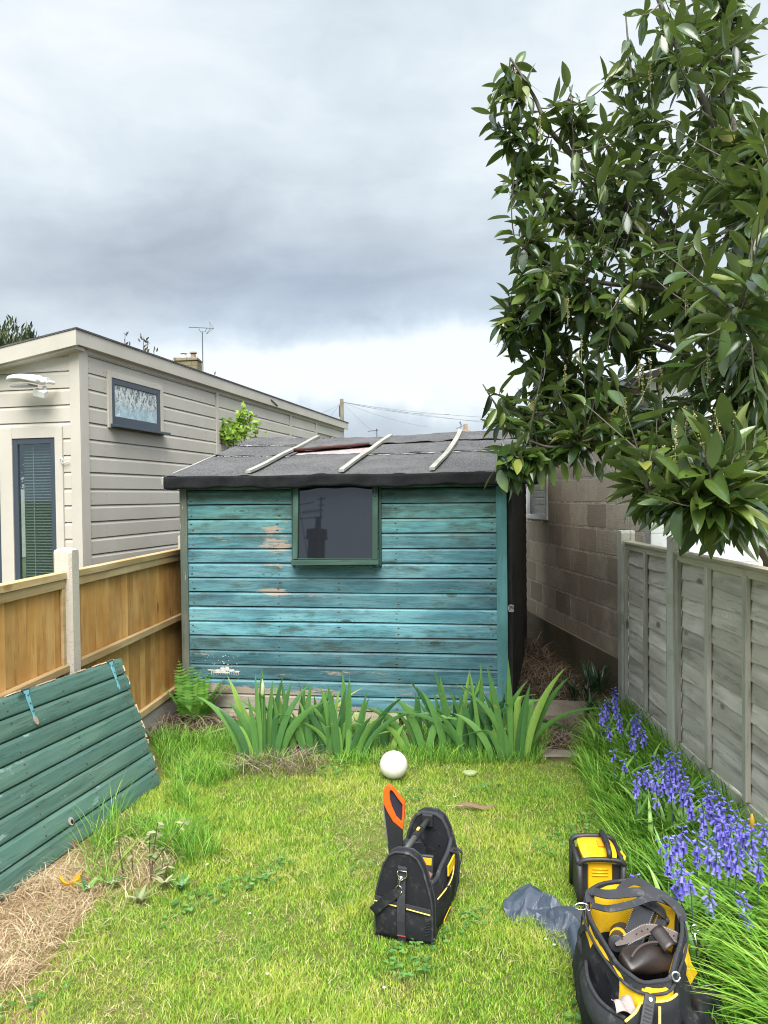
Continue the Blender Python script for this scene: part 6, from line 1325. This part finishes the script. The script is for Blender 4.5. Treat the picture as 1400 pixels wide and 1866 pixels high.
    t = empty('work_glove', W_((-.085, .12, .21)), 0, 'grey black rag draped over the left edge of the tool tote', 'rag'); b = MB(); b.grid(lambda u, v: (-.03 + .06 * v - .01 * math.sin(u * 7), -.06 + .12 * u, .018 * math.cos((v - .4) * 3.0) + .006 * math.sin(u * 13) - .03 * (1 - v)), 12, 8, (0, 0, .004)); b.build('rag', M_WEB, t, smooth=True)
build_tote()

def build_open_bag():
    c = Vector((.80, 2.28, 0)); r = empty('open_tool_bag', c, 0, 'wide open black and yellow tool bag with tangled straps at the lower right', 'tool bag')
    rim_px = [(1074, 1630, .31), (1073, 1661, .30), (1090, 1700, .295), (1116, 1743, .29), (1140, 1773, .285), (1165, 1789, .28), (1194, 1793, .28), (1219, 1784, .285), (1230, 1750, .29), (1238, 1718, .295), (1241, 1690, .30), (1234, 1660, .31), (1215, 1638, .315), (1185, 1620, .32), (1150, 1610, .325), (1105, 1612, .32)]
    rim = [G(px, py, z) - c for px, py, z in rim_px]; rim = smoothpath(rim + [rim[0]], 3)[:-1]; n = len(rim); cc = sum(rim, Vector()) / n
    def loop(z, out, wob=0.0, sq=0.0):
        res = []
        for i, p in enumerate(rim):
            d = Vector((p.x - cc.x, p.y - cc.y, 0)); d.normalize(); k = 1 + wob * math.sin(i * 1.3); q = Vector((p.x, p.y, 0)) + d * out * k; res.append(Vector((q.x, q.y, z + (p.z - .30) * max(0, z / .3))))
        return res
    # outer body, with yellow bands on the near end, left edge and right side
    b = MB(); rings = [loop(.30, .004), loop(.28, .012), loop(.252, .020, .1), loop(.225, .024, .2), loop(.19, .030, .25), loop(.15, .038, .3), loop(.11, .048, .25), loop(.07, .050, .2), loop(.03, .048, .1), loop(.0, .036)]
    for j, rg in enumerate(rings[1:-1], 1):
        for i, p in enumerate(rg): d = Vector((p.x - cc.x, p.y - cc.y, 0)).normalized(); rg[i] = p + d * (.007 * math.sin(i * .9 + j * 1.7) * math.sin(j * 1.1 + i * .23) + .004 * math.sin(i * 2.1 - j * 2.3)) + Vector((0, 0, .006 * math.sin(i * .7 + j)))
    b.loft(rings, False, True); nf = n * (len(rings) - 1)
    for k in range(nf):
        j, i = divmod(k, n)
        ang = i / n
        yel = (j in (1, 2) and .22 < ang < .40) or (j == 1 and (.03 < ang < .12 or .40 <= ang < .45)) or (j == 0 and .03 < ang < .42) or (j in (1, 2, 3, 4) and .53 < ang < .63)
        b.m[k] = 1 if yel else 0
    b.build('bag_body', [M_NYL, M_YEL], r, smooth=True)
    b = MB(); rings = [loop(.299, -.006), loop(.27, -.012), loop(.23, -.02, .4), loop(.17, -.028, .4), loop(.10, -.02)]; b.loft(rings, False, True)
    for k in range(n * 4):
        j, i = divmod(k, n); ang = i / n; b.m[k] = 1 if (j < 3 and (ang > .68 or ang < .10)) or (j == 1 and .48 < ang < .56) else 0
    b.f = [f[::-1] for f in b.f]; b.build('lining', [M_NYL, M_YEL], r, smooth=True)
    b = MB(); ro = [Vector((p.x - cc.x, p.y - cc.y, 0)).normalized() for p in rim]; b.strap([p + ro[i] * .004 + Vector((0, 0, -.012 + .003 * math.sin(i * 1.1))) for i, p in enumerate(rim)] + [rim[0] + ro[0] * .004 + Vector((0, 0, -.012))], .032, .010, ro + ro[:1]); b.build('rim', M_NYL2, r, bevel=.003)
    b = MB(); b.tube([p + ro[i % n] * .004 + Vector((0, 0, .006 + .003 * math.sin(i * 1.1))) for i, p in enumerate(rim + rim[:1])], .0065, 7, cap=False); b.build('rim_binding', M_WEB, r, smooth=True)
    b = MB(); b.tube([q + Vector((0, 0, -.004)) for q in (loop(.285, .018) + loop(.285, .018)[:1])], .0045, 6, cap=False); b.build('zip_piping', M_WEB, r, smooth=True)
    def w2(px, py, z): return G(px, py, z) - c
    def wp_(pts): return [w2(*p) for p in pts]
    # carrying straps
    b = MB(); b.strap(smoothpath(wp_([(1076, 1645, .32), (1078, 1626, .345), (1110, 1630, .36), (1160, 1626, .355), (1200, 1628, .35), (1235, 1655, .33), (1246, 1680, .30)]), 6), .030, .004, (0, -.55, .83)); b.build('carrying_strap', M_WEB, r)
    b = MB(); b.strap(smoothpath(wp_([(1080, 1650, .315), (1110, 1656, .335), (1150, 1648, .345), (1190, 1636, .345), (1222, 1646, .33)]), 6), .022, .004, (0, -.6, .8)); b.build('carrying_strap', M_NYL2, r)
    b = MB(); b.strap(smoothpath(wp_([(1125, 1630, .33), (1140, 1612, .35), (1160, 1606, .355), (1185, 1618, .35), (1200, 1635, .34)]), 6), .024, .004, (0, -.8, .6)); b.build('carrying_strap', M_WEB, r)
    b = MB(); b.strap(smoothpath(wp_([(1090, 1702, .27), (1066, 1690, .26), (1056, 1705, .21), (1062, 1735, .17), (1080, 1768, .16), (1088, 1745, .22), (1100, 1735, .25)]), 6), .018, .003, (-.8, -.4, .3)); b.build('side_loop', M_WEB, r)
    b = MB(); b.strap(smoothpath(wp_([(1122, 1755, .27), (1108, 1735, .26), (1092, 1748, .23), (1090, 1775, .17)]), 6), .018, .003, (-.8, -.4, .3)); b.build('side_loop', M_WEB, r)
    # left side pocket bulging open, near end pocket with its vent panel
    b = MB(); pa = wp_([(1068, 1752, .21), (1072, 1785, .205), (1090, 1820, .20), (1115, 1842, .205), (1140, 1856, .21)]); pb = wp_([(1066, 1800, .08), (1078, 1850, .08), (1098, 1890, .08), (1130, 1920, .08), (1150, 1925, .08)])
    pa, pb = smoothpath(pa, 4), smoothpath(pb, 4); m = len(pa) - 1; b.grid(lambda u, v: pa[round(u * m)].lerp(pb[round(u * m)], v) + Vector((-.022, -.012, 0)) * math.sin(math.pi * v), m, 6, (.006, .003, 0)); sp_ = b.build('side_pocket', M_NYL2, r, smooth=True)
    b = MB(); b.tube(pa, .006, 7); b.build('pocket_edge', M_WEB, sp_, smooth=True)
    b = MB(); pc = smoothpath(wp_([(1140, 1862, .235), (1158, 1846, .242), (1165, 1834, .245), (1172, 1828, .247), (1215, 1824, .25), (1234, 1812, .25)]), 4); b.tube(pc, .0042, 6); b.build('yellow_piping', M_YPIPE, r, smooth=True)
    b = MB(); m = len(pc) - 1; b.grid(lambda u, v: pc[round(u * m)] + Vector((0, -.02 * math.sin(v * 2) - .01, -.16 * v)), m, 6, (0, .006, 0)); b.build('end_pocket', M_NYL, r, smooth=True)
    o = w2(1180, 1850, .243); b = MB(); b.obox(tuple(o), (.032, .008, .10), (R(-35), R(18), R(-12))); vp = b.build('vent_panel', M_BRUB, r, bevel=.004)
    Mv = Euler((R(-35), R(18), R(-12))).to_matrix()
    for k in range(8): b = MB(); b.obox(tuple(o + Mv @ Vector((0, -.005, .022 - k * .009))), (.019, .002, .002), (R(-35), R(18), R(-12))); b.build('slot', M_WEB, vp)
    b = MB(); b.tube([o + Mv @ Vector((0, -.005, .038)), o + Mv @ Vector((0, -.009, .038))], .005, 10); b.build('rivet', M_WHITEP, vp)
    b = MB(); b.obox(tuple(o + Mv @ Vector((.032, -.001, .004))), (.006, .006, .055), (R(-35), R(6), R(-12))); b.build('yellow_tab', M_YPIPE, r)
    # steel clips at both ends
    b = MB(); o = w2(1060, 1652, .31); b.tube([o + Vector((.022 * math.cos(a), .004 * math.sin(a), .009 * math.sin(a))) for a in [k * .45 for k in range(15)]], .0028, 6); b.tube(smoothpath(wp_([(1074, 1640, .32), (1080, 1650, .315), (1073, 1660, .31), (1068, 1648, .315), (1074, 1640, .32)]), 4), .0025, 6); b.build('steel_clip', M_CHROME, r, smooth=True)
    b = MB(); o = w2(1232, 1780, .29); b.tube([o + Vector((.011 * math.cos(a), .004 * math.sin(a), .011 * math.sin(a))) for a in [k * .45 for k in range(15)]], .0035, 6); b.build('steel_clip', M_CHROME, r, smooth=True)
    b = MB(); o = w2(1266, 1695, .25); b.tube([o + Vector((.012 * math.cos(a), .002, .015 * math.sin(a))) for a in [k * .45 for k in range(15)]], .003, 6); b.tube([o + Vector((0, 0, -.015)), o + Vector((.006, -.01, -.06))], .0035, 6); b.build('steel_clip', M_CHROME, r, smooth=True)
    b = MB(); b.strap(smoothpath(wp_([(1268, 1720, .19), (1285, 1735, .12), (1290, 1770, .06), (1270, 1830, .02), (1300, 1870, .01)]), 5), .03, .004, (.5, -.4, .8)); b.build('trailing_strap', M_NYL, r)
    b = MB(); b.grid(lambda u, v: w2(1205 + 110 * u, 1796 + 110 * v, .19 - .07 * u - .04 * v + .018 * math.sin(u * 9 + v * 5) + .012 * math.sin(u * 17 - v * 9)) , 26, 18, (0, 0, -.006)); b.build('fallen_flap', M_NYL, r, smooth=True)
    b = MB(); b.tube(smoothpath([w2(1208 + 108 * u, 1798 + 4 * math.sin(u * 5), .193 - .07 * u + .018 * math.sin(u * 9)) for u in [i / 8 for i in range(9)]], 3), .004, 6); b.build('flap_piping', M_WEB, r, smooth=True)
    # contents, things of their own
    def thing(nm, px, py, z, lab, cat, rot=(0, 0, 0)): return empty(nm, G(px, py, z), 0, lab, cat, rot=rot)
    t = thing('leather_belt', 1178, 1705, .27, 'brown punched leather belt lying across the mouth of the open bag', 'belt'); q = lambda *p: G(*p) - t.location
    pth = smoothpath([q(1122, 1722, .262), (q(1140, 1714, .27)), q(1160, 1703, .28), q(1180, 1694, .285), q(1205, 1697, .282), q(1228, 1706, .275), q(1242, 1714, .27)], 6); b = MB(); b.strap(pth, [.008 + .026 * min(1, i / 12) for i in range(len(pth))], .0035, (0, -.62, .78)); bl = b.build('strap', M_LEA, t)
    for k in range(8):
        p = pth[12 + k * 3] + Vector((0, -.62, .78)) * .0022; b = MB(); b.tube([p, p + Vector((0, -.62, .78)) * .0008], .0028, 8); b.build('hole', M_BLACK, bl)
    for s in (-1, 1):
        b = MB()
        for k in range(6, len(pth) - 1): tg = (pth[k + 1] - pth[k]).normalized(); sd = tg.cross(Vector((0, -.62, .78))).normalized(); p = pth[k] + sd * s * .0135 + Vector((0, -.62, .78)) * .0022; b.tube([p, p + tg * .005], .0007, 4)
        b.build('stitching', plain('pale_thread', (.4, .36, .32)), bl)
    t = thing('leather_pouch', 1181, 1750, .24, 'bulging dark brown leather pouch at the near end of the open bag', 'pouch', (R(12), R(6), R(24))); b = MB()
    rings = []
    for i in range(11):
        s = i / 10; x = -.085 + .165 * s; hh = .042 * math.sin(math.pi * (.12 + .76 * s)) ** .6; rings.append([(x, hh * 1.05 * math.cos(a) + .01 * math.sin(s * 5), hh * .8 * math.sin(a) + .006 * math.sin(s * 9 + a * 2)) for a in [k * math.pi / 8 for k in range(16)]])
    t.scale = (1.12, 1.12, 1.0); b.loft(rings); lp = b.build('pouch', M_LEAD, t, smooth=True, subsurf=1); b = MB(); b.tube(bez((-.075, -.01, .035), (-.01, .03, .055), (.06, .0, .045), 10), .003, 6); b.build('seam', M_LEA, lp); b = MB(); b.grid(lambda u, v: (.03 + .05 * u, -.02 + .06 * v, .04 + .02 * math.sin(u * 3) + .012 * v), 6, 6, (0, 0, .004)); b.build('flap', M_LEAD, lp, smooth=True)
    t = thing('black_holster', 1163, 1690, .245, 'black holster with pale stitched edges lying in the open bag', 'holster', (R(25), 0, R(-38))); b = MB()
    b.box(-.035, .035, -.11, .11, -.01, .008); b.box(.040, .075, -.10, .06, -.02, .0); hl = b.build('holster', plain('black_leather', (.03, .03, .034), .35, .3, 50), t, bevel=.006)
    b = MB()
    for x in (-.031, .031, .044):
        for k in range(26): b.box(x - .0006, x + .0006, -.10 + k * .008, -.096 + k * .008, .0085 if x < .04 else .0005, .0095 if x < .04 else .0015)
    b.build('stitching', plain('pale_thread', (.4, .36, .32)), hl)
    t = thing('cordless_tool', 1128, 1706, .225, 'black power tool body with a yellow collar lying under the belt', 'power tool', (R(70), R(10), R(-30))); b = MB(); b.tube([(0, 0, -.08), (0, 0, -.03), (0, 0, .0)], [.03, .034, .026], 14); b.tube([(.0, 0, .019), (0, 0, .07), (.01, 0, .11)], [.022, .020, .026], 12); b.build('body', M_BRUB, t, smooth=True, bevel=.003); b = MB(); b.tube([(0, 0, .001), (0, 0, .018)], .0265, 14); b.build('yellow_collar', M_YPL, t, smooth=False)
    t = thing('wrapped_cable', 1192, 1656, .28, 'bundle of black ribbed cable against the yellow lining of the open bag', 'cable', (R(10), R(15), R(-40))); b = MB()
    for k in range(6): b.tube(bez((-.045, -.015 + k * .006, .0), (0, -.018 + k * .007, .02 + .002 * k), (.05, -.012 + k * .004, -.004), 8), .0036, 6)
    b.tube([(.045, -.015, -.008), (.052, .0, -.008), (.05, .015, -.004)], .013, 8); b.build('cable', M_BRUB, t, smooth=True)
    t = thing('crumpled_tissue', 1137, 1842, .215, 'crumpled pale tissue poking out of the side pocket of the open bag', 'tissue'); b = MB(); b.grid(lambda u, v: ((u - .5) * .055, (v - .5) * .05, .014 * abs(math.sin(u * 4 + v * 2)) + .008 * math.sin(v * 5 - u * 3) + .01), 12, 12, (0, 0, .0015)); b.build('tissue', plain('tissue_paper', (.33, .28, .26), .8), t)
build_open_bag()

def build_radio():
    c = G(1096, 1652); r = empty('jobsite_radio', (c.x, c.y, 0), -R(4), 'yellow and black rugged site radio standing behind the open bag', 'radio'); W, D, H = .083, .155, .205
    b = MB(); b.box(-W * .62, W * .55, 0, D, .015, H - .02); bd = b.build('body', M_YPL, r, bevel=.008)
    for k, z in enumerate((.125, .138, .151)): b = MB(); b.tube([(-.036, -.001, z), (.028, -.001, z)], .0032, 8); b.build('rib', M_YPL, bd, smooth=True)
    b = MB(); rings = []
    for i in range(9):
        s = i / 8; y = .012 + (D - .01) * s; hh = .020 * math.sin(math.pi * (.12 + .76 * s)); rings.append([(x * (1 - .12 * abs(2 * s - 1) ** 3), y, H - .018 + hh * (1 - (x / W) ** 4) * 1.4 + .010 * s) for x in [-W * .88 + W * 1.76 * k / 10 for k in range(11)]] + [(W * .8, y, H - .04), (-W * .8, y, H - .04)])
    b.loft(rings); b.build('domed_top', M_YPL, r, smooth=False, bevel=.002)
    b = MB(); b.box(-.022 + .022, .026, .05, .10, H + .012, H + .019); b.build('latch', plain('amber_plastic', (.80, .34, .01), .35), r, bevel=.002)
    b = MB(); fr = [(-W - .006, -.012, H - .030), (-W * .8, -.016, H - .012), (0, -.018, H - .006), (W * .8, -.016, H - .012), (W + .006, -.012, H - .030)]; b.tube(smoothpath(fr, 5), .010, 8); b.tube(smoothpath([(x, D + .01, z + .012) for x, y, z in fr], 5), .011, 8)
    for sx in (-1, 1): b.tube([(sx * (W + .006), -.012, H - .03), (sx * (W + .004), D * .5, H - .026), (sx * (W + .006), D + .01, H - .018)], .010, 8); b.tube([(sx * (W + .004), -.008, H - .03), (sx * (W + .0), -.004, .06), (sx * (W + .004), -.008, .012)], .012, 8); b.tube([(sx * (W + .004), D, H - .02), (sx * (W + .004), D, .012)], .012, 8)
    b.tube([(-W, -.008, .012), (W, -.008, .012)], .011, 8); b.build('roll_cage', M_BRUB, r, smooth=True)
    b = MB(); b.box(-W - .004, -W * .63, .004, D - .004, .02, H - .035); b.box(W * .56, W + .004, .004, D - .004, .02, H - .035); b.box(-W - .003, W + .003, .01, D - .002, .005, .02); b.build('side_panel', M_BRUB, r, bevel=.004)
    b = MB(); hx = .030; b.tube(smoothpath([(hx, -.014, H - .002), (hx, -.010, H + .020), (hx + .002, .03, H + .030), (hx + .004, .09, H + .035), (hx + .006, .15, H + .028), (hx + .006, D + .01, H + .006)], 6), .011, 10)
    h = b.build('handle', M_BRUB, r, smooth=True); b = MB()
    for k in range(8): b.tube([(hx + .002 + .0003 * k, .035 + k * .010, H + .031), (hx + .002 + .0003 * k, .040 + k * .010, H + .0315)], .0128, 10)
    b.build('grip_ring', M_BRUB, h)
    b = MB(); b.box(W + .008, W + .016, .03, .06, .10, .17); b.tube([(W + .012, .03, .165), (W + .022, .05, .180), (W + .014, .08, .185)], .006, 7); b.build('side_clip', M_YPL, r, bevel=.002)
build_radio()

def build_sheet():
    U = [(940, 1604, .07), (960, 1608, .06), (1000, 1628, .05), (1040, 1645, .05), (1078, 1662, .05)]; Lw = [(932, 1684, .012), (958, 1683, .01), (995, 1700, .01), (1022, 1728, .01), (1052, 1762, .01)]
    o = G(1000, 1670); r = empty('plastic_rubble_sack', (o.x, o.y, 0), 0, 'crumpled dark blue grey plastic sack sticking out beside the open bag', 'sack')
    up, lo = smoothpath([G(*p) - o for p in U], 10), smoothpath([G(*p) - o for p in Lw], 10); n = len(up) - 1; rs = np.random.default_rng(5)
    H1 = rs.normal(size=(9, 4)) * .017; H2 = rs.normal(size=(19, 8)) * .0035; J = rs.normal(size=(9, 4, 2)) * .010
    def samp(A, u, v):
        x = u * (A.shape[0] - 1); y = v * (A.shape[1] - 1); i = min(A.shape[0] - 2, int(x)); j = min(A.shape[1] - 2, int(y)); f, g = x - i, y - j
        if f + g < 1: return A[i, j] + (A[i + 1, j] - A[i, j]) * f + (A[i, j + 1] - A[i, j]) * g      # flat triangular facets
        return A[i + 1, j + 1] + (A[i, j + 1] - A[i + 1, j + 1]) * (1 - f) + (A[i + 1, j] - A[i + 1, j + 1]) * (1 - g)
    def fold(u, v): uu = min(1, max(0, u + .25 * v - .12)); return samp(H1, uu, v) + samp(H2, u, v)
    def fn(u, v):
        k = min(n - 1, int(u * n)); f = u * n - k; a = up[k].lerp(up[k + 1], f); c = lo[k].lerp(lo[k + 1], f); p = a.lerp(c, v); p.z = .012 + .05 * math.sin(math.pi * min(1, .25 + v * .75)) * (1 - .35 * math.sin(math.pi * u)) + fold(u, v) * 1.15
        p.x -= .035 * math.sin(math.pi * v) * max(0, 1 - u * 6); j = samp(J, u, v); p.x += j[0]; p.y += j[1]; p.z = max(p.z, .008); return p
    b = MB(); b.grid(fn, 84, 42, (0, 0, -.0022))
    def mm(t):
        v = t.coord(); n_ = t.noise(v, 22, 4, .6, .8); return {'Base Color': t.mix(n_, (.030, .042, .062), (.052, .068, .095)), 'Roughness': .42, 'Specular IOR Level': .55, 'Normal': t.bump(n_, .25, .006)}
    M = material('blue_grey_polythene', mm); s = b.build('sheet', M, r)
    b = MB(); a = G(1052, 1706, .055) - o; d = (G(1060, 1745, .03) - o - a); sd = d.cross(Vector((0, 0, 1))).normalized(); b2 = []
    for k in range(40): t = k / 39; an = t * 15; rr = .030 - .022 * t; b2.append(a + Vector((0, 0, -.01)) + sd * rr * math.cos(an) + Vector((0, 0, rr * math.sin(an) * 1.0)))
    vs = []
    for p in b2: vs += [p + d * 1.0, p - d.normalized() * .03]
    b.add(vs, [(2 * k, 2 * k + 1, 2 * k + 3, 2 * k + 2) for k in range(39)]); b.build('rolled_end', M, r, smooth=True)
build_sheet()
